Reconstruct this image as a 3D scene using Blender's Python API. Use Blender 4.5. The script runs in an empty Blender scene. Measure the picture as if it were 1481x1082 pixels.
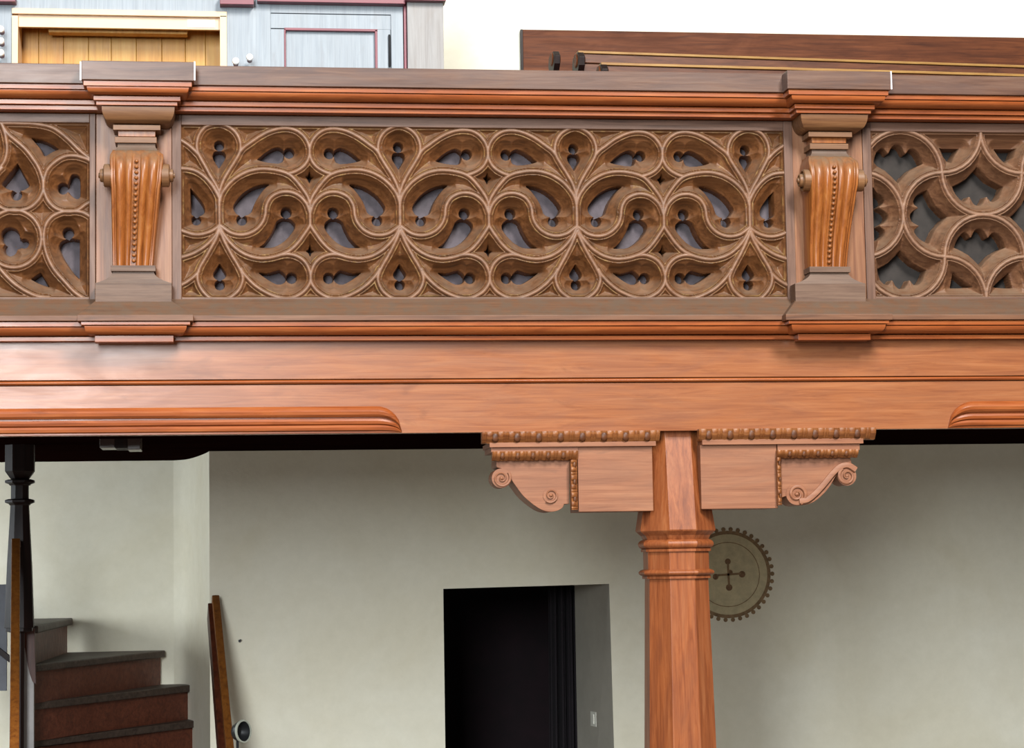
import bpy, bmesh, math, random
import numpy as np
from mathutils import Matrix, Vector

random.seed(7)
sc = bpy.context.scene
C = sc.collection

# ------------------------------------------------------------------ camera, world, lights, exposure
F = 3100.0                                   # focal length in pixels of the 1481 x 1082 frame
def _n(v):
    v = np.array(v, float); return v / np.linalg.norm(v)
_ax = _n((23700.0, -114.0, F))               # world X (along the gallery) in camera right/down/forward
_uv = -F / math.tan(math.radians(5.0))
_az = np.array((-(F * F + (-114.0) * _uv) / 23700.0, _uv, F)); _az = _n(_az - _ax * _az.dot(_ax))
_ay = np.cross(_az, _ax)
RWC = np.stack([_ax, _ay, _az], axis=1)      # world -> camera
EYE = np.array((0.0, -7.75, 2.13))
cam_d = bpy.data.cameras.new('camera'); cam = bpy.data.objects.new('camera', cam_d); C.objects.link(cam)
cam_d.sensor_fit = 'HORIZONTAL'; cam_d.sensor_width = 36.0; cam_d.lens = 36.0 * F / 1481.0
cam_d.clip_end = 200
_R = np.stack([RWC[0], -RWC[1], -RWC[2]], axis=1)
cam.matrix_world = Matrix([[*_R[0], EYE[0]], [*_R[1], EYE[1]], [*_R[2], EYE[2]], [0, 0, 0, 1]])
sc.camera = cam

wd = bpy.data.worlds.new('world'); sc.world = wd; wd.use_nodes = True
wd.node_tree.nodes['Background'].inputs[0].default_value = (0.90, 0.95, 1.0, 1)
wd.node_tree.nodes['Background'].inputs[1].default_value = 0.13
def area_light(name, loc, target, sx, sy, power, col):
    d = bpy.data.lights.new(name, 'AREA'); d.shape = 'RECTANGLE'; d.size = sx; d.size_y = sy
    d.energy = power; d.color = col
    o = bpy.data.objects.new(name, d); C.objects.link(o); o.location = loc
    o.rotation_euler = (Vector(target) - Vector(loc)).to_track_quat('-Z', 'Y').to_euler()
    return o
area_light('window_light_right', (3.4, -8.5, 9.4), (0.3, 0, 2.8), 1.6, 3.6, 1900, (1.0, 0.97, 0.92))
area_light('window_light_left', (-2.2, -12.0, 5.3), (-0.6, 0, 2.8), 2.2, 5.4, 1750, (0.90, 0.97, 1.0))
area_light('window_light_stair', (-3.1, 3.0, 2.2), (-1.0, 3.9, 2.5), 0.5, 0.8, 42, (0.88, 0.96, 1.0))
area_light('window_light_gallery', (-2.0, -3.0, 7.5), (0.5, 3.0, 3.8), 3.0, 2.0, 90, (0.97, 0.99, 1.0))
vs = sc.view_settings
vs.view_transform = 'Standard'; vs.look = 'None'; vs.exposure = 0.13; vs.gamma = 1.0; vs.use_curve_mapping = False

# ------------------------------------------------------------------ photograph pixel -> world
def ray(x, y):
    return RWC.T @ np.array((x - 740.5, y - 541.0, F))
def at(x, y, Y):
    d = ray(x, y); t = (Y - EYE[1]) / d[1]
    return EYE + d * t
def at_z(x, y, Z):
    d = ray(x, y); t = (Z - EYE[2]) / d[2]
    return EYE + d * t
def Zp(y, Y, x): return at(x, y, Y)[2]
def Xp(x, Y, y): return at(x, y, Y)[0]
PX = 0.0025                                  # about one photograph pixel on the gallery front

# ------------------------------------------------------------------ materials
def lin(c):
    return tuple(((v / 255) / 12.92 if v / 255 <= 0.04045 else ((v / 255 + 0.055) / 1.055) ** 2.4) for v in c) + (1,)
class NT:
    def __init__(s, name):
        s.m = bpy.data.materials.new(name); s.m.use_nodes = True
        s.t = s.m.node_tree; s.b = s.t.nodes['Principled BSDF']
    def n(s, typ, **kw):
        o = s.t.nodes.new(typ)
        for k, v in kw.items(): setattr(o, k, v)
        return o
    def l(s, a, b): s.t.links.new(a, b)
    def noise(s, scale, detail=5, rough=0.6, dist=0.0, map_scale=(1, 1, 1)):
        g = s.n('ShaderNodeNewGeometry'); mp = s.n('ShaderNodeMapping'); mp.inputs['Scale'].default_value = map_scale
        s.l(g.outputs['Position'], mp.inputs['Vector'])
        t = s.n('ShaderNodeTexNoise'); t.inputs['Scale'].default_value = scale; t.inputs['Detail'].default_value = detail
        t.inputs['Roughness'].default_value = rough; t.inputs['Distortion'].default_value = dist
        s.l(mp.outputs[0], t.inputs['Vector']); return t.outputs['Fac']
    def ramp(s, fac, stops):
        r = s.n('ShaderNodeValToRGB'); e = r.color_ramp.elements
        while len(e) < len(stops): e.new(0.5)
        for el, (p, c) in zip(e, stops): el.position = p; el.color = c
        s.l(fac, r.inputs[0]); return r.outputs[0]
    def mix(s, fac, a, b, mode='MIX'):
        m = s.n('ShaderNodeMix', data_type='RGBA', blend_type=mode)
        for sock, v in ((m.inputs[0], fac), (m.inputs[6], a), (m.inputs[7], b)):
            if isinstance(v, (int, float)): sock.default_value = v
            elif isinstance(v, tuple): sock.default_value = v
            else: s.l(v, sock)
        return m.outputs[2]
    def bump(s, h, strength, dist=0.002):
        b = s.n('ShaderNodeBump'); b.inputs['Strength'].default_value = strength; b.inputs['Distance'].default_value = dist
        s.l(h, b.inputs['Height']); s.l(b.outputs[0], s.b.inputs['Normal'])

def wood(name, light, mid, dark, axis='X', rough=0.42, dust=None, dust_amt=0.0, blot=0.35, spec=0.3, gilt=False, grain=1.0, greyc=None, k=0.52, knots=0.5):
    def lin(c): return tuple(v * k for v in globals()['lin'](c)[:3]) + (1,)
    w = NT(name)
    st = {'X': (0.9, 16, 16), 'Z': (16, 16, 0.9), 'Y': (16, 0.9, 16)}[axis]
    g1 = w.noise(3.2 * grain, 7, 0.65, 0.6, st)
    col = w.ramp(g1, [(0.28, lin(dark)), (0.5, lin(mid)), (0.74, lin(light))])
    st2 = {'X': (1.2, 5, 5), 'Z': (5, 5, 1.2), 'Y': (5, 1.2, 5)}[axis]
    g2 = w.noise(2.1, 4, 0.6, 1.5, st2)
    f2 = w.ramp(g2, [(0.40, (0, 0, 0, 1)), (0.72, (blot, blot, blot, 1))])
    col = w.mix(f2, col, lin(greyc or dark))
    st3 = {'X': (0.6, 60, 60), 'Z': (60, 60, 0.6), 'Y': (60, 0.6, 60)}[axis]
    g3 = w.noise(5.0, 3, 0.6, 0.3, st3)
    f3 = w.ramp(g3, [(0.30, (0.62, 0.6, 0.58, 1)), (0.52, (1, 1, 1, 1))])
    col = w.mix(0.38, col, f3, 'MULTIPLY')
    st4 = {'X': (3, 8, 8), 'Z': (8, 8, 3), 'Y': (8, 3, 8)}[axis]
    g4 = w.noise(1.6, 5, 0.55, 0.8, st4)
    f4 = w.ramp(g4, [(0.60, (0, 0, 0, 1)), (0.72, (knots, knots, knots, 1))])
    col = w.mix(f4, col, lin(greyc or dark))
    if dust:
        g = w.n('ShaderNodeNewGeometry'); sx = w.n('ShaderNodeSeparateXYZ'); w.l(g.outputs['Normal'], sx.inputs[0])
        mr = w.n('ShaderNodeMapRange'); mr.inputs[1].default_value = -0.05; mr.inputs[2].default_value = 0.75
        mr.inputs[3].default_value = 0; mr.inputs[4].default_value = dust_amt
        w.l(sx.outputs['Z'], mr.inputs[0])
        dn = w.noise(22, 4, 0.6); mm = w.n('ShaderNodeMath', operation='MULTIPLY')
        dr = w.ramp(dn, [(0.3, (0.35, 0.35, 0.35, 1)), (0.65, (1, 1, 1, 1))])
        w.l(mr.outputs[0], mm.inputs[0]); w.l(dr, mm.inputs[1])
        col = w.mix(mm.outputs[0], col, lin(dust))
    if gilt:
        a = w.n('ShaderNodeAttribute', attribute_name='gilt')
        gn = w.noise(28, 4, 0.7); gr = w.ramp(gn, [(0.46, (0, 0, 0, 1)), (0.70, (.75, .75, .75, 1))])
        mm = w.n('ShaderNodeMath', operation='MULTIPLY'); w.l(a.outputs['Fac'], mm.inputs[0]); w.l(gr, mm.inputs[1])
        col = w.mix(mm.outputs[0], col, lin((182, 146, 88)))
        a2 = w.n('ShaderNodeAttribute', attribute_name='wear_highlight'); m2 = w.n('ShaderNodeMath', operation='MULTIPLY')
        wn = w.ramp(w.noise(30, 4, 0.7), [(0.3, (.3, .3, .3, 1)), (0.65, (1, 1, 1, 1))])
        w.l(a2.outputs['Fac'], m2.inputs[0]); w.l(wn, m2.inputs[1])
        col = w.mix(m2.outputs[0], col, lin((190, 152, 128)))  # paler rib crests: wear, plus a highlight put into the colour
    w.l(col, w.b.inputs['Base Color'])
    rr = w.n('ShaderNodeMapRange'); rr.inputs[3].default_value = rough - 0.08; rr.inputs[4].default_value = rough + 0.14
    w.l(g2, rr.inputs[0]); w.l(rr.outputs[0], w.b.inputs['Roughness'])
    w.b.inputs['Specular IOR Level'].default_value = spec
    w.bump(g1, 0.25, 0.0012)
    return w.m
def plain(name, c, rough=0.5, metal=0.0, var=0.08, scale=8.0, bump=0.0, spec=0.5):
    w = NT(name)
    f = w.noise(scale, 5, 0.65)
    a = tuple(max(0, v * (1 - var)) for v in c); b = tuple(min(255, v * (1 + var)) for v in c)
    w.l(w.ramp(f, [(0.3, lin(a)), (0.7, lin(b))]), w.b.inputs['Base Color'])
    w.b.inputs['Roughness'].default_value = rough; w.b.inputs['Metallic'].default_value = metal
    w.b.inputs['Specular IOR Level'].default_value = spec
    if bump: w.bump(f, bump, 0.004)
    return w.m

M = {}
M['beam'] = wood('varnished_pine', (200, 130, 84), (184, 112, 68), (156, 88, 52), 'X', 0.30, blot=0.40, greyc=(140, 80, 48), spec=.42)
M['mould'] = wood('orange_moulding_pine', (208, 124, 68), (186, 98, 48), (144, 70, 32), 'X', 0.27, blot=0.3)
M['cap'] = wood('grey_brown_rail_wood', (140, 106, 86), (120, 84, 66), (88, 56, 42), 'X', 0.32, blot=0.55, greyc=(92, 66, 60))
M['sill'] = wood('dusty_sill_wood', (160, 112, 80), (140, 92, 62), (100, 62, 40), 'X', 0.45, dust=(118, 98, 82), dust_amt=0.9)
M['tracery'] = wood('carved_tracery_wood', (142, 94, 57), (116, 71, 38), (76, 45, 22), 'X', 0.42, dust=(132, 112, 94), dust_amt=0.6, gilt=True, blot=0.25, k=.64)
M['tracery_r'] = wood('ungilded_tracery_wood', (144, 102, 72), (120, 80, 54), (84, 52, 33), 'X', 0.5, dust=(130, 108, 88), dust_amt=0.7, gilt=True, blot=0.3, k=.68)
M['frame'] = wood('panel_frame_wood', (156, 118, 98), (132, 94, 74), (92, 60, 44), 'X', 0.44, dust=(128, 110, 100), dust_amt=0.6)
M['stile'] = wood('panel_stile_wood', (156, 118, 98), (132, 94, 74), (92, 60, 44), 'Z', 0.44, dust=(128, 110, 100), dust_amt=0.6)
M['backing'] = plain('slate_grey_backing', (72, 65, 69), 0.9, var=0.2, scale=14)
M['backing_r'] = plain('dark_brown_grey_backing', (40, 35, 32), 0.92, var=0.2, scale=14)
M['pilboard'] = wood('pilaster_board_wood', (188, 136, 98), (166, 112, 78), (130, 80, 54), 'Z', 0.38, blot=0.35)
M['console'] = wood('honey_console_wood', (200, 128, 66), (178, 102, 46), (138, 76, 34), 'Z', 0.30, dust=(140, 116, 92), dust_amt=1.0, blot=0.25)
M['capital'] = wood('capital_wood', (172, 124, 82), (148, 100, 62), (108, 68, 40), 'X', 0.42, dust=(150, 122, 96), dust_amt=0.8)
M['plinth'] = wood('dusty_plinth_wood', (150, 118, 96), (128, 96, 76), (96, 66, 50), 'X', 0.5, dust=(128, 110, 96), dust_amt=0.9)
M['post'] = wood('post_pine', (204, 128, 80), (182, 102, 56), (132, 64, 32), 'Z', 0.36, blot=0.45, greyc=(140, 76, 46))
M['bracket'] = wood('bracket_pine', (194, 134, 98), (180, 118, 84), (154, 96, 66), 'X', 0.48, blot=0.35, greyc=(132, 92, 74))
M['egg_band'] = wood('egg_band_wood', (196, 128, 76), (176, 108, 58), (126, 68, 34), 'X', 0.4, dust=(160, 120, 84), dust_amt=0.4)
M['egg'] = wood('egg_moulding_wood', (140, 86, 44), (118, 66, 32), (84, 44, 20), 'X', 0.45)
M['darkwood'] = wood('dark_stained_wood', (70, 40, 32), (52, 28, 24), (30, 16, 14), 'Z', 0.45, k=.35, spec=.2)
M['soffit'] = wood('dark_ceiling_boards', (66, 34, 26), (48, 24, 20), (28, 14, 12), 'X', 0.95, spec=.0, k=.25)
M['stair_tread'] = wood('worn_tread_wood', (112, 92, 80), (92, 74, 64), (60, 46, 40), 'X', 0.5, k=.62)
M['stair_riser'] = wood('red_brown_riser_wood', (134, 74, 50), (114, 58, 38), (80, 38, 26), 'X', 0.45, k=.8)
M['rail'] = wood('handrail_wood', (176, 112, 48), (156, 92, 34), (112, 60, 24), 'Z', 0.45)
M['rail_dark'] = wood('dark_handrail_wood', (120, 62, 36), (98, 46, 26), (62, 28, 16), 'Z', 0.4)
M['dado'] = wood('dado_wood', (142, 82, 48), (120, 66, 38), (80, 42, 26), 'X', 0.5, blot=0.5, spec=.12, k=.60)
M['pew'] = wood('pew_wood', (150, 92, 56), (124, 70, 42), (84, 44, 26), 'X', 0.4)
M['pew_edge'] = wood('worn_gold_edge', (222, 176, 104), (200, 150, 80), (160, 106, 52), 'X', 0.4)
M['maple'] = wood('honey_maple_panel', (236, 178, 84), (222, 158, 62), (196, 130, 44), 'Z', 0.4, blot=0.2, k=.6)
M['maple2'] = wood('pale_honey_maple_panel', (242, 190, 98), (230, 170, 76), (206, 142, 54), 'Z', 0.4, blot=0.15, k=.6)
M['birch'] = plain('pale_birch', (212, 178, 142), 0.45, var=0.03)
M['organ'] = wood('pale_grey_organ_paint', (204, 212, 220), (194, 203, 212), (178, 188, 198), 'Z', 0.5, blot=0.2, greyc=(178, 180, 184), k=.52)
M['organ2'] = wood('warm_grey_organ_paint', (202, 198, 196), (190, 186, 184), (170, 164, 162), 'Z', 0.5, blot=0.3, greyc=(176, 164, 156), k=.52)
M['plum'] = plain('plum_moulding', (112, 44, 56), 0.45)
M['ivory'] = plain('ivory_knob', (244, 240, 234), 0.3, var=0.02)
M['white'] = plain('white_glint_strip', (236, 234, 240), 0.4, var=0.02)
M['black'] = plain('black_metal', (28, 28, 30), 0.4, metal=0.3)
M['brass'] = plain('dull_dark_metal', (74, 76, 72), 0.35, metal=0.8)
M['rim'] = plain('grey_lamp_rim', (150, 152, 140), 0.5)
M['plastic'] = plain('cream_switch_plastic', (226, 224, 212), 0.4, var=0.02)
M['glass'] = plain('frosted_lamp_cover', (66, 50, 44), 0.25, var=0.05)
M['curtain'] = plain('black_curtain_cloth', (20, 12, 18), 0.9, var=0.2)
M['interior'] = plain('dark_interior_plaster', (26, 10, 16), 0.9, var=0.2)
M['paint'] = plain('faded_brown_mural_paint', (134, 108, 78), 0.85, var=0.16, scale=40)
M['paint_fill'] = plain('faded_ochre_mural_paint', (196, 182, 146), 0.9, var=0.08, scale=20)
M['paint_dark'] = plain('dark_brown_mural_paint', (122, 92, 66), 0.85, var=0.2, scale=60)
def plaster(name, c, c2):
    w = NT(name)
    f = w.noise(1.6, 6, 0.6, 0.4); g = w.noise(14, 6, 0.7)
    col = w.ramp(f, [(0.35, lin(c2)), (0.65, lin(c))])
    fg = w.ramp(g, [(0.3, (0.93, 0.93, 0.92, 1)), (0.7, (1, 1, 1, 1))])
    w.l(w.mix(1.0, col, fg, 'MULTIPLY'), w.b.inputs['Base Color']); w.b.inputs['Roughness'].default_value = 0.9
    w.b.inputs['Specular IOR Level'].default_value = 0.2
    w.bump(g, 0.25, 0.006); return w.m
M['wall'] = plaster('limewashed_plaster', (232, 226, 208), (224, 216, 194))
M['wall_up'] = plaster('cream_plaster', (226, 223, 208), (220, 216, 198))
M['floor'] = plain('stone_floor', (120, 110, 100), 0.6, var=0.12, scale=3)

# ------------------------------------------------------------------ object helpers
def thing(name, label, cat, loc, group=None):
    o = bpy.data.objects.new(name, None); C.objects.link(o); o.location = tuple(float(v) for v in loc)
    o['label'] = label; o['category'] = cat; o.empty_display_size = 0.05
    if group: o['group'] = group
    return o
def wloc(o):
    v = Vector((0, 0, 0))
    while o is not None: v = v + o.location; o = o.parent
    return v
def link(name, me, mat, parent=None, kind=None, label=None):
    o = bpy.data.objects.new(name, me); C.objects.link(o)
    if mat is not None and not me.materials: me.materials.append(mat)
    if parent is not None: o.parent = parent
    if kind: o['kind'] = kind
    if label: o['label'] = label
    return o
def mk(name, verts, faces, mat, parent=None, smooth=None, bevel=0.0, kind=None, label=None):
    off = wloc(parent) if parent is not None else Vector((0, 0, 0))
    me = bpy.data.meshes.new(name)
    me.from_pydata([(float(v[0]) - off.x, float(v[1]) - off.y, float(v[2]) - off.z) for v in verts], [], [tuple(int(i) for i in f) for f in faces])
    bm = bmesh.new(); bm.from_mesh(me); bmesh.ops.recalc_face_normals(bm, faces=bm.faces); bm.to_mesh(me); bm.free()
    if smooth is not None:
        me.polygons.foreach_set('use_smooth', [True] * len(me.polygons)); me.set_sharp_from_angle(angle=math.radians(smooth))
    o = link(name, me, mat, parent, kind, label)
    if bevel:
        b = o.modifiers.new('bevel', 'BEVEL'); b.width = bevel; b.segments = 2; b.limit_method = 'ANGLE'; b.angle_limit = math.radians(40)
    return o
def tag(o, label, cat, group=None):
    o['label'] = label; o['category'] = cat
    if group: o['group'] = group
    return o
BOXF = [(0, 3, 2, 1), (4, 5, 6, 7), (0, 1, 5, 4), (1, 2, 6, 5), (2, 3, 7, 6), (3, 0, 4, 7)]
def box(name, x0, x1, y0, y1, z0, z1, mat, parent=None, bevel=0.0015, **kw):
    v = [(x0, y0, z0), (x1, y0, z0), (x1, y1, z0), (x0, y1, z0), (x0, y0, z1), (x1, y0, z1), (x1, y1, z1), (x0, y1, z1)]
    return mk(name, v, BOXF, mat, parent, bevel=bevel, **kw)
def pbox(name, px0, py0, px1, py1, Y0, Y1, mat, parent=None, bevel=0.0015, **kw):
    """a box whose front face at depth Y0 spans the given photograph rectangle"""
    xm, ym = (px0 + px1) / 2, (py0 + py1) / 2
    return box(name, Xp(px0, Y0, ym), Xp(px1, Y0, ym), Y0, Y1, Zp(py1, Y0, xm), Zp(py0, Y0, xm), mat, parent, bevel, **kw)
def extrude(name, poly, X0, X1, mat, parent=None, smooth=None, bevel=0.0, **kw):
    """poly in (Y, Z) pulled along X"""
    n = len(poly)
    v = [(X0, p[0], p[1]) for p in poly] + [(X1, p[0], p[1]) for p in poly]
    f = [tuple(range(n)), tuple(range(n, 2 * n))] + [(i, (i + 1) % n, n + (i + 1) % n, n + i) for i in range(n)]
    return mk(name, v, f, mat, parent, smooth, bevel, **kw)
def slab(name, poly, Y0, Y1, mat, parent=None, smooth=None, bevel=0.0, **kw):
    """poly in (X, Z) given a thickness from Y0 to Y1"""
    n = len(poly)
    v = [(p[0], Y0, p[1]) for p in poly] + [(p[0], Y1, p[1]) for p in poly]
    f = [tuple(range(n)), tuple(range(n, 2 * n))] + [(i, (i + 1) % n, n + (i + 1) % n, n + i) for i in range(n)]
    return mk(name, v, f, mat, parent, smooth, bevel, **kw)
def rings(name, rl, mat, parent=None, smooth=None, bevel=0.0, caps=True, **kw):
    """loft of equal-length closed rings of points"""
    n = len(rl[0]); v = [p for r in rl for p in r]; f = [tuple(range(n)), tuple(range((len(rl) - 1) * n, len(rl) * n))] if caps else []
    for k in range(len(rl) - 1):
        a, b = k * n, (k + 1) * n
        f += [(a + i, a + (i + 1) % n, b + (i + 1) % n, b + i) for i in range(n)]
    return mk(name, v, f, mat, parent, smooth, bevel, **kw)
def crom(pts, sub=6, closed=False):
    """Catmull-Rom through points; doubled points stay sharp"""
    p = [np.array(q, float) for q in pts]; n = len(p); out = []
    segs = n if closed else n - 1
    for i in range(segs):
        p1, p2 = p[i], p[(i + 1) % n]
        if np.allclose(p1, p2): continue
        p0 = p[(i - 1) % n] if (closed or i > 0) else p1
        p3 = p[(i + 2) % n] if (closed or i + 2 < n) else p2
        for k in range(sub):
            t = k / sub
            out.append(0.5 * (2 * p1 + (p2 - p0) * t + (2 * p0 - 5 * p1 + 4 * p2 - p3) * t * t + (3 * p1 - p0 - 3 * p2 + p3) * t ** 3))
    if not closed: out.append(p[-1])
    return np.array(out)
def circ(c, r, n=20, sx=1.0):
    return np.array([(c[0] + r * sx * math.cos(2 * math.pi * i / n), c[1] + r * math.sin(2 * math.pi * i / n)) for i in range(n)])
def lathe(name, prof, axis_p, axis, mat, parent=None, n=20, smooth=35, **kw):
    """prof: (radius, distance along axis) from axis_p"""
    a = Vector(axis).normalized(); u = a.orthogonal().normalized(); w = a.cross(u); P = Vector([float(q) for q in axis_p])
    rl = [[tuple(P + a * h + (u * math.cos(2 * math.pi * i / n) + w * math.sin(2 * math.pi * i / n)) * r) for i in range(n)] for r, h in prof]
    return rings(name, rl, mat, parent, smooth, **kw)
def ovolo(Ya, za, Yb, zb, n=8):
    """convex quarter from front-top (Ya,za) to back-bottom (Yb,zb)"""
    return [(Yb + (Ya - Yb) * math.cos(i / n * math.pi / 2), za + (zb - za) * math.sin(i / n * math.pi / 2)) for i in range(n + 1)]

XL, XR = Xp(-650, 0, 500), Xp(2250, 0, 500)   # ends of the long mouldings, outside the frame
YW = 3.0                                      # face of the wall behind the gallery

# ------------------------------------------------------------------ setting
ZSOF = Zp(650, YW, 600)                       # underside of the gallery boards
ZBB = Zp(631, 0.0, 20)                        # underside of the beam
ZGF = ZSOF + 0.10                             # gallery floor
def struct(o): o['kind'] = 'structure'; return o
struct(box('floor', -6, 7, -9, 6, -0.2, 0, M['floor'], bevel=0))
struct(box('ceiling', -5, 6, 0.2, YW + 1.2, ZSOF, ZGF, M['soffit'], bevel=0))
XJ = Xp(303, YW, 800)
XD0, XD1 = Xp(642.5, YW, 960), Xp(889, YW, 960)
ZD = Zp(850, YW, 740)
def multi_box(name, bl, mat):
    v, f = [], []
    for (x0, x1, y0, y1, z0, z1) in bl:
        n = len(v)
        v += [(x0, y0, z0), (x1, y0, z0), (x1, y1, z0), (x0, y1, z0), (x0, y0, z1), (x1, y0, z1), (x1, y1, z1), (x0, y1, z1)]
        f += [tuple(n + i for i in q) for q in BOXF]
    return mk(name, v, f, mat)
DT = 0.50                                     # wall thickness at the door
M['reveal'] = plaster('shaded_reveal_plaster', (176, 170, 158), (162, 157, 146))  # plaster greyed to carry the shade of the door jamb in its colour
def wall_with_door():
    # front face pieces, splayed right jamb, straight left jamb, head
    xi = Xp(833, YW + DT, 960)
    v = [(XJ, YW, 0), (XD0, YW, 0), (XD0, YW, ZD), (XD1 - 0.02, YW, ZD + 0.01), (XD1, YW, 0), (6.5, YW, 0), (6.5, YW, ZSOF + 0.02), (XJ, YW, ZSOF + 0.02),
         (XD0, YW + DT, 0), (XD0, YW + DT, ZD), (xi, YW + DT, ZD), (xi, YW + DT, 0), (XD0, YW, ZSOF + 0.02), (XD1 - 0.02, YW, ZSOF + 0.02)]
    f = [(0, 1, 2, 12, 7), (12, 2, 3, 13), (13, 3, 4, 5, 6), (1, 8, 9, 2), (2, 9, 10, 3), (3, 10, 11, 4)]
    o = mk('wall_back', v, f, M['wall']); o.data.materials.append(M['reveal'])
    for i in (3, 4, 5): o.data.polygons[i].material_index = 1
    return o
struct(wall_with_door())
struct(box('wall_upper', -5, 6.5, YW, YW + 0.3, ZGF, 6.5, M['wall_up'], bevel=0))
# stairwell behind: rounded jamb and back wall
def stair_wall():
    plan = [(XJ, YW)]
    for (px, Y) in ((300, 3.12), (294, 3.3), (286, 3.5), (278, 3.68), (270, 3.8), (262, 3.86), (250, 3.9)):
        plan.append((Xp(px, Y, 850), Y))
    plan = [tuple(p) for p in crom(plan, 4)] + [(-2.8, 3.92), (-4.6, 3.92)]
    v = [(x, y, 0) for x, y in plan] + [(x, y, ZSOF + 0.02) for x, y in plan]
    n = len(plan)
    return mk('wall_stairwell', v, [(i, i + 1, n + i + 1, n + i) for i in range(n - 1)], M['wall'], smooth=60)
struct(stair_wall())
# dark room beyond the door
xi = Xp(833, YW + DT, 960)
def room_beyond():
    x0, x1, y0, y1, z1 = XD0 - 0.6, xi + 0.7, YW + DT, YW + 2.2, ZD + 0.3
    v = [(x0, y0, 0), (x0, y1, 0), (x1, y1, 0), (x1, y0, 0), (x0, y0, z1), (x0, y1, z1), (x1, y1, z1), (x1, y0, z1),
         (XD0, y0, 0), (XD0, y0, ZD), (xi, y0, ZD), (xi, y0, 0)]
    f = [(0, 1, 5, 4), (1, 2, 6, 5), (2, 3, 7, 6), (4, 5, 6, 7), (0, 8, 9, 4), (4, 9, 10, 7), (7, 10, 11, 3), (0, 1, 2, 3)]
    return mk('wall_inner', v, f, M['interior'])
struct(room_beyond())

# ------------------------------------------------------------------ gallery beam
def zrow(y, Y, xref=20): return Zp(y, Y, xref)
beam = thing('gallery_beam', 'long varnished pine beam under the carved gallery front', 'beam', (0, 0.12, ZBB))
extrude('upper_board', [(0.0, zrow(495.2, 0)), (0.0, zrow(550.5, 0)), (0.05, zrow(550.5, 0)), (0.05, zrow(495.2, 0))], XL, XR, M['beam'], beam, bevel=0.001)
za, zb = zrow(551.6, -.006), zrow(557.4, -.006)
extrude('bead_moulding', [(0.02, za)] + [(0.0 - 0.008 * math.sin(math.pi * i / 8), za + (zb - za) * i / 8) for i in range(9)] + [(0.02, zb)], XL, XR, M['mould'], beam, smooth=50)
extrude('lower_board', [(0.004, zrow(558.6, 0)), (0.004, ZBB), (0.045, ZBB), (0.045, zrow(558.6, 0))], XL, XR, M['beam'], beam, bevel=0.001)
box('inner_beam', XL, XR, 0.05, 0.24, ZBB + .002, zrow(495.2, 0), M['soffit'], beam, 0)  # dark wood puts the shade under the beam into its colour
# raised stopped moulding along the lower edge: cross-section (fraction down, projection)
SEC = [(0, 0.0), (0.0, .010), (.08, .018), (.2, .023), (.32, .021), (.40, .014), (.41, .005), (.47, .005), (.48, .012), (.56, .015), (.66, .013), (.70, .005), (.72, .011), (.80, .015), (.90, .013), (.945, .004), (1.0, .004), (1.0, .0)]
def stop_moulding(name, xs, ytop_z, Zbot):
    v, f = [], []; n = len(SEC)
    for X, fr in xs:                          # fr: how much of the full height is left
        zt = Zbot + (ytop_z - Zbot) * fr
        for s, pj in SEC: v.append((X, 0.004 - pj * min(1, 0.25 + fr), zt + (Zbot - zt) * s))
    for k in range(len(xs) - 1):
        f += [(k * n + i, k * n + i + 1, (k + 1) * n + i + 1, (k + 1) * n + i) for i in range(n - 1)]
    f += [tuple(range(n)), tuple(range((len(xs) - 1) * n, len(xs) * n))]
    return mk(name, v, f, M['beam' if False else 'mould'], beam, smooth=28)
zt = Zp(589.5, 0, 300); zbm = ZBB + 0.002
def run(px0, px1):                            # quarter-round run-out from full (px0) to nothing (px1)
    out = []
    for i in range(9):
        a = i / 8
        out.append((Xp(px0 + (px1 - px0) * a, 0, 610), max(0.04, math.sqrt(max(0, 1 - a * a)))))
    return out
stop_moulding('stopped_moulding', [(XL, 1)] + run(545, 581), zt, zbm)
stop_moulding('stopped_moulding', [(XR, 1)] + run(1408, 1371), Zp(580.5, 0, 1440), zbm)

# ------------------------------------------------------------------ parapet rail and sill
rail = thing('parapet_rail', 'grey-brown top rail with orange mouldings running over the carved panels', 'rail', (0, 0, zrow(158, 0)))
extrude('cap_board', [(-.125, zrow(91, -.125)), (-.125, zrow(119.6, -.125)), (.10, zrow(119.6, -.125)), (.10, zrow(91, -.125))], XL, XR, M['cap'], rail, bevel=0.002)
extrude('fillet', [(-.114, zrow(121, -.114)), (-.114, zrow(127.8, -.114)), (.06, zrow(127.8, -.114)), (.06, zrow(121, -.114))], XL, XR, M['mould'], rail, bevel=0.001)
o = ovolo(-.110, zrow(129.3, -.110), -.074, zrow(142, -.074))
extrude('ovolo_moulding', [(.06, o[0][1])] + o + [(.06, o[-1][1])], XL, XR, M['mould'], rail, smooth=50)
extrude('fillet', [(-.070, zrow(143.6, -.07)), (-.070, zrow(150, -.07)), (.06, zrow(150, -.07)), (.06, zrow(143.6, -.07))], XL, XR, M['mould'], rail, bevel=0.001)
extrude('fillet', [(-.055, zrow(151.8, -.055)), (-.055, zrow(158, -.055)), (.06, zrow(158, -.055)), (.06, zrow(151.8, -.055))], XL, XR, M['mould'], rail, bevel=0.001)

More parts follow.
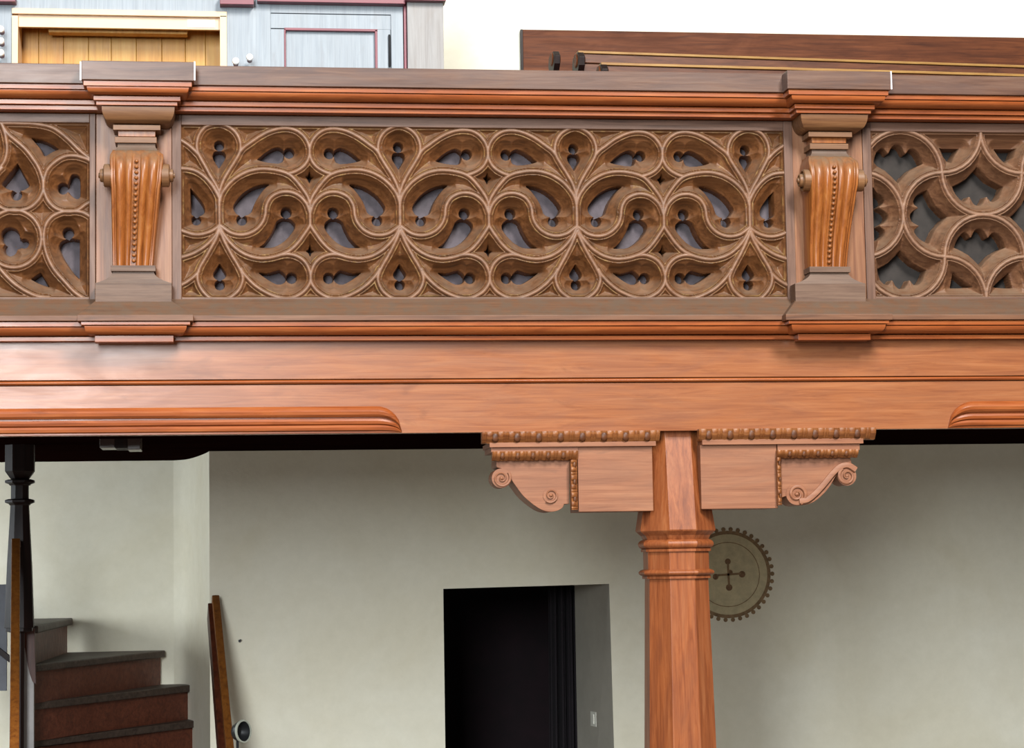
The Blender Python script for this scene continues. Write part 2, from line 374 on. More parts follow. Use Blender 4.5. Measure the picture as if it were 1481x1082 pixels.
sill = thing('parapet_sill', 'moulded bottom rail with dusty sloping top below the carved panels', 'moulding', (0, 0, zrow(494, 0)))
zs0, zs1 = zrow(432, 0.0), zrow(456.7, -.095)
extrude('weathering', [(0.06, zs0), (0.0, zs0), (-.095, zs1), (-.095, zrow(464.3, -.095)), (.06, zrow(464.3, -.095))], XL, XR, M['sill'], sill, bevel=0.0015)
extrude('fillet', [(-.084, zrow(465.8, -.084)), (-.084, zrow(472.5, -.084)), (.05, zrow(472.5, -.084)), (.05, zrow(465.8, -.084))], XL, XR, M['mould'], sill, bevel=0.001)
o = ovolo(-.081, zrow(473.8, -.081), -.046, zrow(486, -.046))
extrude('ovolo_moulding', [(.05, o[0][1])] + o + [(.05, o[-1][1])], XL, XR, M['mould'], sill, smooth=50)
extrude('fillet', [(-.042, zrow(487.6, -.042)), (-.042, zrow(493.6, -.042)), (.05, zrow(493.6, -.042)), (.05, zrow(487.6, -.042))], XL, XR, M['mould'], sill, bevel=0.001)
# plain board behind the panels' joints
ZT, ZB = zrow(163.5, 0.0), zs0

# ------------------------------------------------------------------ carved tracery: relief computed from rib lines and openings
def sd_poly(P, gx, gz):
    """signed distance of grid points to a closed polygon"""
    d = np.full(gx.shape, 1e9); inside = np.zeros(gx.shape, bool); n = len(P)
    for i in range(n):
        ax, az = P[i]; bx, bz = P[(i + 1) % n]
        ex, ez = bx - ax, bz - az; L = ex * ex + ez * ez + 1e-18
        t = np.clip(((gx - ax) * ex + (gz - az) * ez) / L, 0, 1)
        d = np.minimum(d, (gx - ax - t * ex) ** 2 + (gz - az - t * ez) ** 2)
        if az != bz:
            c = ((az > gz) != (bz > gz)) & (gx < (bx - ax) * (gz - az) / (bz - az) + ax)
            inside ^= c
    d = np.sqrt(d); return np.where(inside, -d, d)

def carve(root, X0, X1, Z0, Z1, ribs, cells, step, mat, gilt=1.0, rib_w=1.0, Y0=0.0, cusp=1.0):
    nx, nz = int(round((X1 - X0) / step)) + 1, int(round((Z1 - Z0) / step)) + 1
    xs, zs = np.linspace(X0, X1, nx), np.linspace(Z0, Z1, nz)
    gx, gz = np.meshgrid(xs, zs)
    R = 0.11
    def window(x0, x1, z0, z1):
        i0, i1 = np.searchsorted(xs, x0 - R), np.searchsorted(xs, x1 + R)
        j0, j1 = np.searchsorted(zs, z0 - R), np.searchsorted(zs, z1 + R)
        return slice(j0, j1), slice(i0, i1)
    d2 = np.full((nz, nx), R * R)
    for P in ribs:
        for (ax, az), (bx, bz) in zip(P[:-1], P[1:]):
            w = window(min(ax, bx), max(ax, bx), min(az, bz), max(az, bz))
            if w[0].start >= w[0].stop or w[1].start >= w[1].stop: continue
            x, z = gx[w], gz[w]; ex, ez = bx - ax, bz - az; L = ex * ex + ez * ez + 1e-18
            t = np.clip(((x - ax) * ex + (z - az) * ez) / L, 0, 1)
            np.minimum(d2[w], (x - ax - t * ex) ** 2 + (z - az - t * ez) ** 2, out=d2[w])
    p = np.sqrt(d2) / PX / rib_w
    edge = np.minimum(np.minimum(gx - X0, X1 - gx), np.minimum(gz - Z0, Z1 - gz)) / PX / rib_w
    p = np.minimum(p, edge + 2.4)
    h = np.full((nz, nx), R); hole = np.full((nz, nx), 1e3)
    for name, shapes in cells:
        for P in shapes:
            w = window(P[:, 0].min(), P[:, 0].max(), P[:, 1].min(), P[:, 1].max())
            if w[0].start >= w[0].stop or w[1].start >= w[1].stop: continue
            s = sd_poly(P, gx[w], gz[w]); np.minimum(h[w], s, out=h[w])
    hp = h / PX
    # rib: roll, groove, thin fillet; then the hollow down to the opening
    prof_p = np.array([0, 1.0, 2.0, 2.8, 3.4, 3.9, 4.4, 4.9, 5.6, 6.0, 6.6])
    prof_d = np.array([0, .15, .7, 1.7, 2.9, 3.2, 2.6, 2.0, 2.0, 2.6, 4.2])
    rib = np.interp(p, prof_p, prof_d)
    q = np.maximum(p - 6.6, 0)
    f1 = 4.2 + q * 1.55 - np.minimum(q, 9) ** 2 * 0.035
    f2 = 18.0 - 11.5 * cusp * np.clip(np.maximum(hp, 0) / 13.0, 0, 1) ** 1.25
    f2 = np.maximum(f2, np.minimum(10.0, 5.0 + q * 0.5))
    k = 1.5
    dep = -k * np.log(np.exp(-f1 / k) + np.exp(-f2 / k))
    dep = np.where(p < 6.6, rib, np.maximum(dep, 3.0))
    wall = np.clip(-h / (step * 1.0), 0, 1)
    Yd = Y0 + dep * 1.35 * PX * (1 - wall) + wall * 0.118
    gil = (np.exp(-((p - 5.2) / 0.9) ** 2) * gilt)
    gil = np.maximum(gil, np.where((hp > 14) & (p > 11), 0.45 * gilt, 0))
    # cells: connected regions inside the ribs
    cellmask = ((p > 6.3)).ravel(); lab = np.zeros(nx * nz, np.int32); nl = 0
    cm = bytearray(cellmask.astype(np.uint8).tobytes()); labl = [0] * (nx * nz)
    for s0 in np.flatnonzero(cellmask).tolist():
        if not cm[s0]: continue
        nl += 1; cm[s0] = 0; st = [s0]
        while st:
            a = st.pop(); labl[a] = nl; c = a % nx
            if c > 0 and cm[a - 1]: cm[a - 1] = 0; st.append(a - 1)
            if c < nx - 1 and cm[a + 1]: cm[a + 1] = 0; st.append(a + 1)
            if a >= nx and cm[a - nx]: cm[a - nx] = 0; st.append(a - nx)
            if a + nx < nx * nz and cm[a + nx]: cm[a + nx] = 0; st.append(a + nx)
    lab = np.array(labl, np.int32).reshape(nz, nx)
    # names: by the opening that lies in the region
    nm = {}
    for name, shapes in cells:
        for P in shapes[:1]:
            c = P.mean(0); i, j = int((c[0] - X0) / step), int((c[1] - Z0) / step)
            if 0 <= i < nx and 0 <= j < nz and lab[j, i]: nm[int(lab[j, i])] = name
    flab = np.maximum(np.maximum(lab[:-1, :-1], lab[1:, :-1]), np.maximum(lab[:-1, 1:], lab[1:, 1:]))
    allin = (wall[:-1, :-1] >= 1) & (wall[1:, :-1] >= 1) & (wall[:-1, 1:] >= 1) & (wall[1:, 1:] >= 1)
    idx = np.arange(nx * nz).reshape(nz, nx)
    quads = np.stack([idx[:-1, :-1], idx[:-1, 1:], idx[1:, 1:], idx[1:, :-1]], -1)
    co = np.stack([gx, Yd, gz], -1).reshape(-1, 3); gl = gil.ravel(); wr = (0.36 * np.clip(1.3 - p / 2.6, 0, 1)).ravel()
    off = np.array(wloc(root))
    sizes = np.bincount(flab[~allin].ravel(), minlength=nl + 1)
    small = sizes < 60                         # crumbs go with the ribs
    fl = np.where(small[flab], 0, flab)
    for L in range(nl + 1):
        m = (fl == L) & ~allin
        if not m.any(): continue
        Q = quads[m]; u, inv = np.unique(Q, return_inverse=True); inv = inv.reshape(-1, 4)
        name = 'tracery_ribs' if L == 0 else nm.get(L, 'spandrel')
        me = bpy.data.meshes.new(name); nq = len(inv)
        me.vertices.add(len(u)); me.vertices.foreach_set('co', (co[u] - off).astype(np.float32).ravel())
        me.loops.add(nq * 4); me.loops.foreach_set('vertex_index', inv.astype(np.int32).ravel())
        me.polygons.add(nq); me.polygons.foreach_set('loop_start', np.arange(0, nq * 4, 4, dtype=np.int32))
        try: me.polygons.foreach_set('loop_total', np.full(nq, 4, np.int32))
        except Exception: pass
        me.polygons.foreach_set('use_smooth', np.ones(nq, bool))
        at_ = me.attributes.new('gilt', 'FLOAT', 'POINT'); at_.data.foreach_set('value', gl[u].astype(np.float32))
        aw = me.attributes.new('wear_highlight', 'FLOAT', 'POINT'); aw.data.foreach_set('value', wr[u].astype(np.float32))
        me.update(calc_edges=True); me.validate()
        me.set_sharp_from_angle(angle=math.radians(55))
        link(name, me, mat, root)

def facade(x, y, Y=0.0):
    q = at(x, y, Y); return np.array((q[0], q[2]))
def tile(ox, oy, s):
    return lambda x, y: facade(ox + x / s, oy + y / s)
def panel_frame(root, Xa, Xb, Xi0, Xi1, Zi0, Zi1, bev=0.002, back=None):
    """two stiles, two rails and the backing board of a panel"""
    box('stile', Xa, Xi0, -.003, .06, ZB - .005, ZT, M['stile'], root, bev)
    box('stile', Xi1, Xb, -.003, .06, ZB - .005, ZT, M['stile'], root, bev)
    box('top_rail', Xi0, Xi1, -.002, .06, Zi1, ZT, M['frame'], root, bev)
    box('bottom_rail', Xi0, Xi1, -.002, .06, ZB - .005, Zi0, M['frame'], root, bev)
    box('backing_board', Xa + .002, Xb - .002, .118, .135, ZB, ZT, back or M['backing'], root, 0)

# ---- middle panel: three repeats of a mirrored unit of mouchettes and teardrops
T1 = tile(310, 170, 7.727); T2 = lambda x, y: T1(x, y + 1004.6)
Xnode = T1(55, 1000)[0]; Xmid = T1(1073, 700)[0]
nodes = [facade(580, 306)[0], facade(834, 307)[0], facade(1085, 309)[0]]
P_ = (nodes[2] - Xnode) / 3.0
def half(pts, closed=False, sub=5):
    q = np.array([T1(*a) for a in pts]); q[:, 0] = np.clip((q[:, 0] - Xnode) * (P_ / 2) / (Xmid - Xnode), 0, P_ / 2)
    return crom(q, sub, closed)
b = lambda x, y: (x, y + 1004.6)
HR = [
 [(54, 840), (56, 1000), b(58, 200)],
 [(54, 850), (78, 760), (118, 670), (172, 580), (232, 485), (277, 405), (294, 330), (286, 260), (256, 190), (200, 128), (120, 84), (40, 68)],
 [(280, 395), (330, 335), (400, 285), (500, 215), (600, 162), (700, 128), (800, 118), (900, 135), (985, 190), (1045, 270), (1072, 360), (1062, 440), (1030, 510), (970, 570), (890, 610), (845, 622)],
 [(56, 960), (75, 880), (110, 810), (180, 725), (270, 655), (370, 605), (480, 578), (580, 574), (680, 586), (780, 610), (860, 650), (930, 720), (1000, 810), (1050, 890), (1073, 960)],
 [(1075, 940), b(1078, 20), b(1080, 210)],
 [b(58, 195), b(110, 235), b(190, 285), b(290, 305), b(390, 290), b(480, 240), b(545, 160), b(572, 80), (578, 1020), (596, 955), (642, 888), (715, 845), (800, 828), (890, 842), (970, 888), (1030, 955), (1062, 1030), b(1078, 70)],
 [b(60, 215), b(105, 300), b(170, 388), b(260, 473), b(370, 535), b(500, 567), b(620, 562), b(740, 532), b(850, 480), b(940, 395), b(1010, 300), b(1060, 225), b(1080, 190)],
 [b(740, 532), b(820, 522), b(900, 535), b(980, 575), b(1040, 640), b(1072, 720), b(1082, 800), b(1060, 870), b(1005, 940), b(930, 990), b(850, 1015), b(760, 1015), b(650, 985), b(530, 925), b(430, 850), b(340, 755), b(300, 690)],
 [b(58, 250), b(95, 340), b(140, 430), b(200, 540), b(260, 640), b(305, 730), b(320, 800), b(303, 870), b(262, 940), b(190, 1000), b(110, 1035), b(50, 1046)],
]
def tcirc(c, r, n=18): return [(c[0] + r * math.cos(2 * math.pi * i / n), c[1] + r * math.sin(2 * math.pi * i / n)) for i in range(n)]
D1 = ('dagger', [[(485, 438), (485, 438), (560, 372), (640, 320), (710, 298), (762, 315), (792, 352), (788, 400), (768, 462), (700, 490), (600, 478), (530, 458)], tcirc((843, 364), 60)])
M1 = ('mouchette', [[(625, 715), (625, 715), (560, 712), (480, 730), (400, 765), (320, 820), (260, 885), (212, 965), (236, 1030), (290, 1066), (360, 1062), (415, 1030), (435, 980), (465, 905), (510, 835), (565, 765)], tcirc(b(308, 114), 60)])
M2 = ('mouchette', [[b(505, 420), b(505, 420), b(560, 380), b(620, 310), b(660, 240), b(690, 170), b(706, 130), b(750, 100), b(800, 92), b(850, 103), b(900, 145), b(908, 200), b(865, 270), b(800, 340), b(720, 395), b(640, 422)], tcirc((810, 1036), 62)])
D2 = ('dagger', [[b(498, 705), b(498, 705), b(600, 710), b(680, 692), b(740, 680), b(788, 715), b(814, 755), b(804, 800), b(760, 832), b(700, 833), b(620, 792), b(550, 745)], tcirc(b(872, 766), 62)])
ribs, cells = [], []
hr = [half(r) for r in HR]
hc = [(n, [half(s, True, 3) for s in sh]) for n, sh in (D1, M1, M2, D2)]
def mirror(q, L): q = np.array(q); r = q.copy(); r[:, 0] = L - q[:, 0]; return r
for k in range(3):
    for r in hr:
        ribs += [r + np.array((Xnode + k * P_, 0)), mirror(r, P_) + np.array((Xnode + k * P_, 0))]
    for n, sh in hc:
        cells += [(n, [s + np.array((Xnode + k * P_, 0)) for s in sh]), (n, [mirror(s, P_) + np.array((Xnode + k * P_, 0)) for s in sh])]
    for yc, up, dn, sd in ((645, 62, 62, 52), (1004.6 + 468, 78, 66, 48)):
        zc = T1(1073, yc)[1]; u = PX / 7.727 * 0.97; xc = Xnode + (k + .5) * P_
        cells.append(('diamond_eyelet', [np.array([(xc, zc + up * u), (xc - 17 * u, zc + 20 * u), (xc - sd * u, zc), (xc - 17 * u, zc - 20 * u), (xc, zc - dn * u), (xc + 17 * u, zc - 20 * u), (xc + sd * u, zc), (xc + 17 * u, zc + 20 * u)])]))
# teardrops on every node axis (x is measured from the axis)
for k in range(4):
    xc = Xnode + k * P_; u = PX / 7.727 * 0.985
    def tp(pts): return np.array([(xc + a * u, T1(50, y)[1]) for a, y in pts])
    cells.append(('teardrop', [crom(tp([(0, 540), (0, 540), (-38, 480), (-68, 430), (-74, 392), (-58, 356), (-22, 342), (22, 342), (58, 356), (74, 392), (68, 430), (38, 480)]), 3, True), tp(tcirc((0, 280), 58))]))
    cells.append(('teardrop', [crom(tp([(0, 1607), (0, 1607), (-42, 1672), (-74, 1730), (-58, 1768), (-22, 1792), (22, 1792), (58, 1768), (74, 1730), (42, 1672)]), 3, True), tp(tcirc((0, 1850), 58))]))
# margins
M5 = tile(255, 170, 7.725); b6 = lambda x, y: (x, y + 1004.3)
MR = [
 [(475, 830), (430, 740), (370, 640), (310, 530), (255, 430), (228, 360), (225, 280), (250, 190), (310, 112), (390, 78), (470, 68)],
 [(250, 420), (170, 340), (100, 285), (20, 235)],
 [(475, 900), (440, 830), (390, 750), (320, 670), (230, 605), (140, 575), (20, 565)],
 [b6(480, 195), b6(430, 240), b6(340, 285), b6(240, 303), b6(140, 290), b6(20, 245)],
 [b6(478, 215), b6(440, 300), b6(370, 385), b6(280, 460), b6(170, 520), b6(20, 568)],
 [b6(480, 250), b6(445, 340), b6(395, 430), b6(335, 540), b6(275, 640), b6(240, 720), b6(232, 800), b6(255, 880), b6(305, 955), b6(380, 1020), b6(475, 1046)],
 [b6(245, 720), b6(180, 785), b6(110, 835), b6(20, 880)],
]
ML = ('half_mouchette', [[(148, 765), (148, 765), (200, 815), (255, 885), (298, 950), (312, 1020), (285, 1058), (225, 1078), (170, 1060), (148, 1030), (148, 1030)], [b6(x, y) for x, y in tcirc((215, 118), 54)]])
Xm0 = M5(475, 1000)[0]
def mar(pts, closed=False, sub=5):
    q = np.array([M5(*a) for a in pts]); q[:, 0] = np.minimum(q[:, 0] - Xm0, 0); return crom(q, sub, closed)
for r in MR:
    q = mar(r); ribs += [q + np.array((Xnode, 0)), mirror(q, 0) + np.array((Xnode + 3 * P_, 0))]
sh = [mar(s, True, 3) for s in ML[1]]
cells += [(ML[0], [s + np.array((Xnode, 0)) for s in sh]), (ML[0], [mirror(s, 0) + np.array((Xnode + 3 * P_, 0)) for s in sh])]
Xi0 = M5(52, 900)[0] - Xm0 + Xnode; Xi1 = 2 * (Xnode + 1.5 * P_) - Xi0
Zi1, Zi0 = T1(500, 92)[1], T1(500, 2011)[1]
wst = 13.5 * PX
mid_panel = thing('carved_panel', 'wide middle openwork panel of swirling mouchettes and teardrops between the pilasters', 'carved panel', ((Xi0 + Xi1) / 2, 0, ZB))
panel_frame(mid_panel, Xi0 - wst, Xi1 + wst, Xi0, Xi1, Zi0, Zi1)
carve(mid_panel, Xi0, Xi1, Zi0, Zi1, ribs, cells, 0.0019, M['tracery'])
PIL_L = (facade(138.8, 300)[0], Xi0 - wst)      # bays of the two pilasters
PIL_R0 = Xi1 + wst

# ---- left panel
A1 = tile(0, 165, 7.727); b2 = lambda x, y: (x, y + 1043.1)
LR = [
 [(-160, 130), (-60, 102), (20, 98), (200, 100), (400, 110), (550, 140), (650, 190), (760, 280), (860, 380), (940, 450), (1020, 510)],
 [(15, 110), (80, 215), (180, 300), (280, 390), (360, 490), (430, 600), (472, 720), (482, 800), (470, 880), (420, 970), (340, 1040), (250, 1072), (150, 1080), (40, 1060), (-40, 1000), (-90, 900), (-100, 800), (-60, 690), (20, 600)],
 [(15, 110), (50, 210), (72, 320), (75, 420), (50, 520), (0, 600), (-60, 690)],
 [(1020, 525), (930, 488), (830, 465), (720, 475), (620, 530), (530, 620), (490, 740), (490, 850), (530, 960), (600, 1040), (690, 1080), (780, 1090), (870, 1072), (950, 1015), (1020, 975)],
 [b2(1020, 110), b2(920, 55), b2(800, 42), b2(700, 48), b2(590, 95), b2(520, 175), b2(490, 280), b2(492, 400), b2(525, 540), b2(600, 690), b2(720, 830), b2(840, 955), b2(990, 1050)],
 [b2(150 + 310 * math.cos(a), 350 + 322 * math.sin(a)) for a in [2 * math.pi * i / 24 for i in range(25)]],
 [b2(-150, 480), b2(-80, 600), b2(0, 690), b2(80, 780), b2(180, 870), b2(300, 945), b2(420, 995), b2(540, 1010)],
]
def tl(pts, closed=False, sub=4): return crom(np.array([A1(*a) for a in pts]), sub, closed)
Xi1l = A1(1000, 700)[0]; Xmir = A1(-165, 700)[0]
LC = [
 ('dagger', [[(335, 235), (335, 235), (440, 250), (540, 290), (642, 360), (642, 360), (570, 388), (500, 430), (470, 425), (430, 345)]]),
 ('mouchette', [[(180, 520), (180, 520), (240, 630), (300, 740), (308, 775), (250, 815), (180, 825), (100, 815), (50, 795), (8, 760), (80, 670)], tcirc((165, 872), 62), ]),
 ('trefoil', [[(760, 700), (785, 650), (830, 638), (872, 665), (882, 720), (882, 890), (850, 918), (800, 892), (755, 850), (735, 790)], tcirc((690, 800), 64)]),
 ('dagger', [[b2(650, 385), b2(690, 345), b2(780, 322), b2(866, 335), b2(878, 380), b2(876, 778), b2(876, 778), b2(800, 705), b2(700, 560), b2(645, 440)], [b2(x, y) for x, y in tcirc((748, 262), 66)]]),
 ('trefoil', [[b2(x, y) for x, y in tcirc((95, 300), 105)], [b2(x, y) for x, y in tcirc((252, 378), 54)], [b2(x, y) for x, y in tcirc((95, 440), 78)], [b2(150, 300), b2(240, 340), b2(240, 410), b2(150, 440)]]),
 ('spandrel_eyelet', [[b2(330, 780), b2(330, 780), b2(440, 705), b2(440, 705), b2(537, 867), b2(537, 867), b2(430, 832)]]),
]
ribs, cells = [], []
for r in LR:
    q = tl(r); ribs += [q, mirror(q, 2 * Xmir)]
for n, sh in LC:
    s = [tl(x, True, 3) for x in sh]; cells += [(n, s), (n, [mirror(x, 2 * Xmir) for x in s])]
Xi0l = 2 * Xmir - Xi1l
left_panel = thing('carved_panel', 'openwork panel at the left edge with lobed circles beside the left pilaster', 'carved panel', ((Xi0l + Xi1l) / 2, 0, ZB))
panel_frame(left_panel, Xi0l - wst, Xi1l + 8.5 * PX, Xi0l, Xi1l, Zp(430, 0, 60), Zp(177, 0, 60))
carve(left_panel, Xi0l, Xi1l, Zp(430, 0, 60), Zp(177, 0, 60), ribs, cells, 0.0021, M['tracery'], gilt=0.25, rib_w=1.0)

# ---- right panel: pinwheel of half circles on a square lattice
gx0, gz0 = facade(1305, 249); sx = (facade(1365, 249)[0] - facade(1248.5, 249)[0]) / 2; sz = (facade(1305, 249)[1] - facade(1305, 371)[1]) / 2
def lat(u, v): return np.array((gx0 + u * sx, gz0 - v * sz))
def arc(cu, cv, a0, a1, n=18):
    return np.array([lat(cu + math.cos(math.radians(a0 + (a1 - a0) * i / n)), cv + math.sin(math.radians(a0 + (a1 - a0) * i / n))) for i in range(n + 1)])
HOLE = [(0, .20), (0, .20), (-.30, -.10), (-.64, -.27), (-.64, -.27), (-.57, -.44), (-.45, -.60), (-.32, -.62), (-.24, -.52), (-.20, -.52), (-.15, -.62), (-.08, -.70), (0, -.72)]
HOLE = HOLE + [(-x, y) for x, y in HOLE[::-1][1:]]
def scale_cell(cu, cv, rot):
    c, s = math.cos(math.radians(rot)), math.sin(math.radians(rot))
    return ('scale_foil', [crom(np.array([lat(cu + x * c - y * s, cv + x * s + y * c) for x, y in HOLE]), 2, True)])
ribs, cells = [], []
U0, U1 = -0.80, 5.0
for (cu, cv) in [(u, v) for u in range(-2, 13) for v in range(-1, 4)]:
    if (cu + cv) % 2: continue
    # each lattice point carries a half circle; which half turns with its place
    kind = None
    if cv % 2 == 0: kind = 'up' if (cu // 2 + cv // 2) % 2 == 0 else 'down'
    else: kind = 'right' if ((cu + 1) // 2 + (cv - 1) // 2) % 2 == 0 else 'left'
    a = {'up': (180, 360), 'down': (0, 180), 'right': (-90, 90), 'left': (90, 270)}[kind]
    ribs.append(arc(cu, cv, *a))
    if 0 <= cv <= 2: cells.append(scale_cell(cu, cv, {'up': 0, 'down': 180, 'right': 90, 'left': 270}[kind]))
for u in (1, 5, 9):
    cells.append(('spandrel_eyelet', [np.array([lat(u + .03, -.64), lat(u + .56, -.64), lat(u + .32, -.28), lat(u + .12, -.42)])]))
    cells.append(('spandrel_eyelet', [np.array([lat(u + .30, 2.34), lat(u + .75, 2.69), lat(u + .22, 2.70)])]))
for u in (3, 7):
    cells.append(('spandrel_eyelet', [np.array([lat(u - .03, -.64), lat(u - .56, -.64), lat(u - .32, -.28), lat(u - .12, -.42)])]))
    cells.append(('spandrel_eyelet', [np.array([lat(u - .30, 2.34), lat(u - .75, 2.69), lat(u - .22, 2.70)])]))
Xr0 = facade(1262.5, 300)[0]; Xr1 = Xr0 + 9.6 * sx
right_panel = thing('carved_panel', 'openwork panel of pointed scale-shaped openings right of the right pilaster', 'carved panel', ((Xr0 + Xr1) / 2, 0, ZB))
Zr1, Zr0 = Zp(191, 0, 1380), Zp(429.5, 0, 1380)
panel_frame(right_panel, facade(1250, 300)[0], Xr1 + wst, Xr0, Xr1, Zr0, Zr1, back=M['backing_r'])
carve(right_panel, Xr0, Xr1, Zr0, Zr1, ribs, cells, 0.0021, M['tracery_r'], gilt=0.0, rib_w=1.0, cusp=0.8)
box('plain_boarding', Xr1 + wst, XR, .01, .04, ZB - .005, ZT, M['frame'], right_panel, 0)
box('plain_boarding', XL, Xi0l - wst, .01, .04, ZB - .005, ZT, M['frame'], left_panel, 0)
PIL_R = (PIL_R0, facade(1250, 300)[0])

# ------------------------------------------------------------------ pilasters with scrolled consoles
XPC = Xp(199, -.2, 105)                        # axis of the left pilaster
def ring(y, xl, xr, Yf, Yb=None):
    if Yb is None:
        Yb = next(b_ for lim, b_ in ((116.5, -.124), (125.2, -.112), (139.5, -.072), (145.9, -.068), (153, -.053), (439, .003), (464.5, -.09), (470.5, -.08), (484.9, -.044), (500, -.04)) if y < lim)
    z = Zp(y, Yf, (xl + xr) / 2)
    a, c = Xp(xl, Yf, y), Xp(xr, Yf, y)
    return [(a, Yf, z), (c, Yf, z), (c, Yb, z), (a, Yb, z)]
def make_pilaster(label):
    t = thing('pilaster', label, 'pilaster', (XPC, 0, ZB), 'pilasters of the gallery front')
    box('back_board', PIL_L[0], PIL_L[1], 0.004, .06, ZB, ZT, M['pilboard'], t, .0015)
    def blk(name, rl, mat, bevel=.001, smooth=None, **kw): return rings(name, [ring(*r) for r in rl], mat, t, smooth, bevel, **kw)
    cb = blk('cap_board', [(88.4, 117.5, 280.5, -.20), (116, 117.5, 280.5, -.20)], M['cap'], .002)
    for a, c in ((115.6, 117.5), (280.5, 282.4)): pbox('glint_strip', a, 89, c, 116, -.199, -.186, M['white'], cb, 0, label='thin white strip standing for a bright reflection')  # pale strips put in as the light glinting at the cap ends
    blk('fillet', [(117.3, 120.5, 277.5, -.19), (124.5, 120.5, 277.5, -.19)], M['mould'])
    n = 8; rl = []
    for i in range(n + 1):
        a = i / n * math.pi / 2
        rl.append((125.8 + 11.7 * math.sin(a), 136 - 10.5 * math.cos(a), 262.5 + 10.5 * math.cos(a), -.155 - .032 * math.cos(a)))
    blk('ovolo_moulding', rl, M['mould'], 0, 45)
    blk('fillet', [(139, 135, 261, -.150), (145.4, 135, 261, -.150)], M['mould'])
    blk('fillet', [(147, 139, 256.5, -.138), (152.2, 139, 256.5, -.138)], M['mould'])
    rl = []
    for i in range(n + 1):
        a = i / n * math.pi / 2
        rl.append((154 + 25.5 * math.sin(a), 165 - 18 * math.cos(a) ** .9, 237 + 15.5 * math.cos(a) ** .9, -.085 - .045 * math.cos(a)))
    blk('echinus', rl, M['capital'], 0, 45)
    blk('abacus', [(180.5, 163.5, 232, -.092), (188, 163.5, 232, -.092)], M['capital'])
    blk('neck', [(186, 170.5, 225, -.074), (197.5, 171, 224.5, -.074)], M['console'])
    blk('neck_fillet', [(198.2, 166, 226.5, -.086), (206.5, 166, 226.5, -.086)], M['capital'])
    blk('neck_hollow', [(207.5, 170, 224.5, -.074), (212, 170, 224.5, -.076), (216, 167.5, 227, -.082), (218, 164.5, 230, -.09)], M['plinth'], 0, 40)
    # console: fluted S-curve
    def fl(s):                                  # cross profile, s in -1..1 (projection in metres)
        a = abs(s)
        if a > .86: return .004 if a < .98 else 0.0
        if a > .80: return -.004
        if a > .46: return .010 * math.sqrt(max(0, 1 - ((a - .63) / .17) ** 2)) - .002
        if a > .40: return -.004
        if a > .15: return .007 * math.sqrt(max(0, 1 - ((a - .275) / .125) ** 2)) - .002
        return -.006
    ys = [217, 219, 223, 228, 234, 241, 250, 260, 272, 286, 302, 320, 338, 355, 370, 384.5]
    side = [-.086, -.096, -.110, -.121, -.129, -.134, -.136, -.134, -.128, -.119, -.107, -.094, -.083, -.075, -.070, -.068]
    cols = [-1 + 2 * i / 56 for i in range(57)]; v, f = [], []
    for y, Yf in zip(ys, side):
        tt = (y - 217) / (384.5 - 217)
        xl, xr = 159.5 + 3.2 * tt - (3 if y < 222 else 0) * -1, 236.5 - 15.5 * tt - (6 if y < 222 else 0)
        if 228 <= y <= 270: xl -= 1.0; xr += 1.0
        a, c, z = Xp(xl, Yf, y), Xp(xr, Yf, y), Zp(y, Yf, 199)
        gain = min(1, max(.15, (y - 217) / 16))
        for s in cols: v.append((a + (c - a) * (s + 1) / 2, Yf - fl(s) * gain, z))
        v.append((c, .01, z)); v.append((a, .01, z))
    m = len(cols) + 2
    for k in range(len(ys) - 1):
        f += [(k * m + i, k * m + (i + 1) % m, (k + 1) * m + (i + 1) % m, (k + 1) * m + i) for i in range(m)]
    f += [tuple(range(m)), tuple(range((len(ys) - 1) * m, len(ys) * m))]
    con = mk('console', v, f, M['console'], t, smooth=40)
    bm = bmesh.new()
    for k in range(19):
        y = 233 + k * 8.0; tt = (y - 217) / (384.5 - 217); Yf = float(np.interp(y, ys, side)) - .001
        p = at(198 - 5 * tt, y, Yf); r = .0075
        mt = Matrix.Translation(Vector((float(p[0]), float(p[1]), float(p[2]))) - wloc(con)) @ Matrix.Diagonal((r, r * .9, r * .95, 1))
        bmesh.ops.create_icosphere(bm, subdivisions=2, radius=1, matrix=mt)
    me = bpy.data.meshes.new('bead_string'); bm.to_mesh(me); bm.free(); me.polygons.foreach_set('use_smooth', [True] * len(me.polygons))
    link('bead_string', me, M['console'], con, 'stuff')
    # volutes at both flanks
    for sgn, xa in ((-1, 159.5), (1, 236)):
        p = at(xa, 254, -.098); r0 = 16.5 * PX
        prof = [(r0 * .2, -.004), (r0, -.004), (r0, .020), (r0 * .86, .023), (r0 * .80, .016), (r0 * .62, .017), (r0 * .56, .034), (r0 * .46, .036), (r0 * .40, .030), (r0 * .26, .031), (r0 * .22, .041), (r0 * .05, .042)]
        lathe('volute', prof, p, (sgn, 0, 0), M['capital'], t, 28, 30)
    blk('plinth_fillet', [(383.8, 160.5, 225, -.082), (392.3, 160.5, 225, -.082)], M['plinth'])
    rl = []
    for i in range(9):
        a = i / 8
        rl.append((391.5 + 18 * a, 163 - 25 * a ** 2.4, 222.5 + 25.5 * a ** 2.4, -.070 - .006 * a))
    blk('plinth_flare', rl, M['plinth'], 0, 45)
    blk('plinth_block', [(409, 137.5, 248.5, -.078), (438, 137.5, 248.5, -.078)], M['plinth'], .0015)
    blk('base_slope', [(433, 138, 249, -.05, -.005), (436.5, 136, 250, -.08, -.012), (455.5, 111.5, 279.5, -.150, -.09), (464, 111.5, 279.5, -.150, -.09)], M['sill'], .001)
    blk('base_fillet', [(465.2, 117, 275, -.142), (469.8, 117, 275, -.142)], M['mould'])
    rl = []
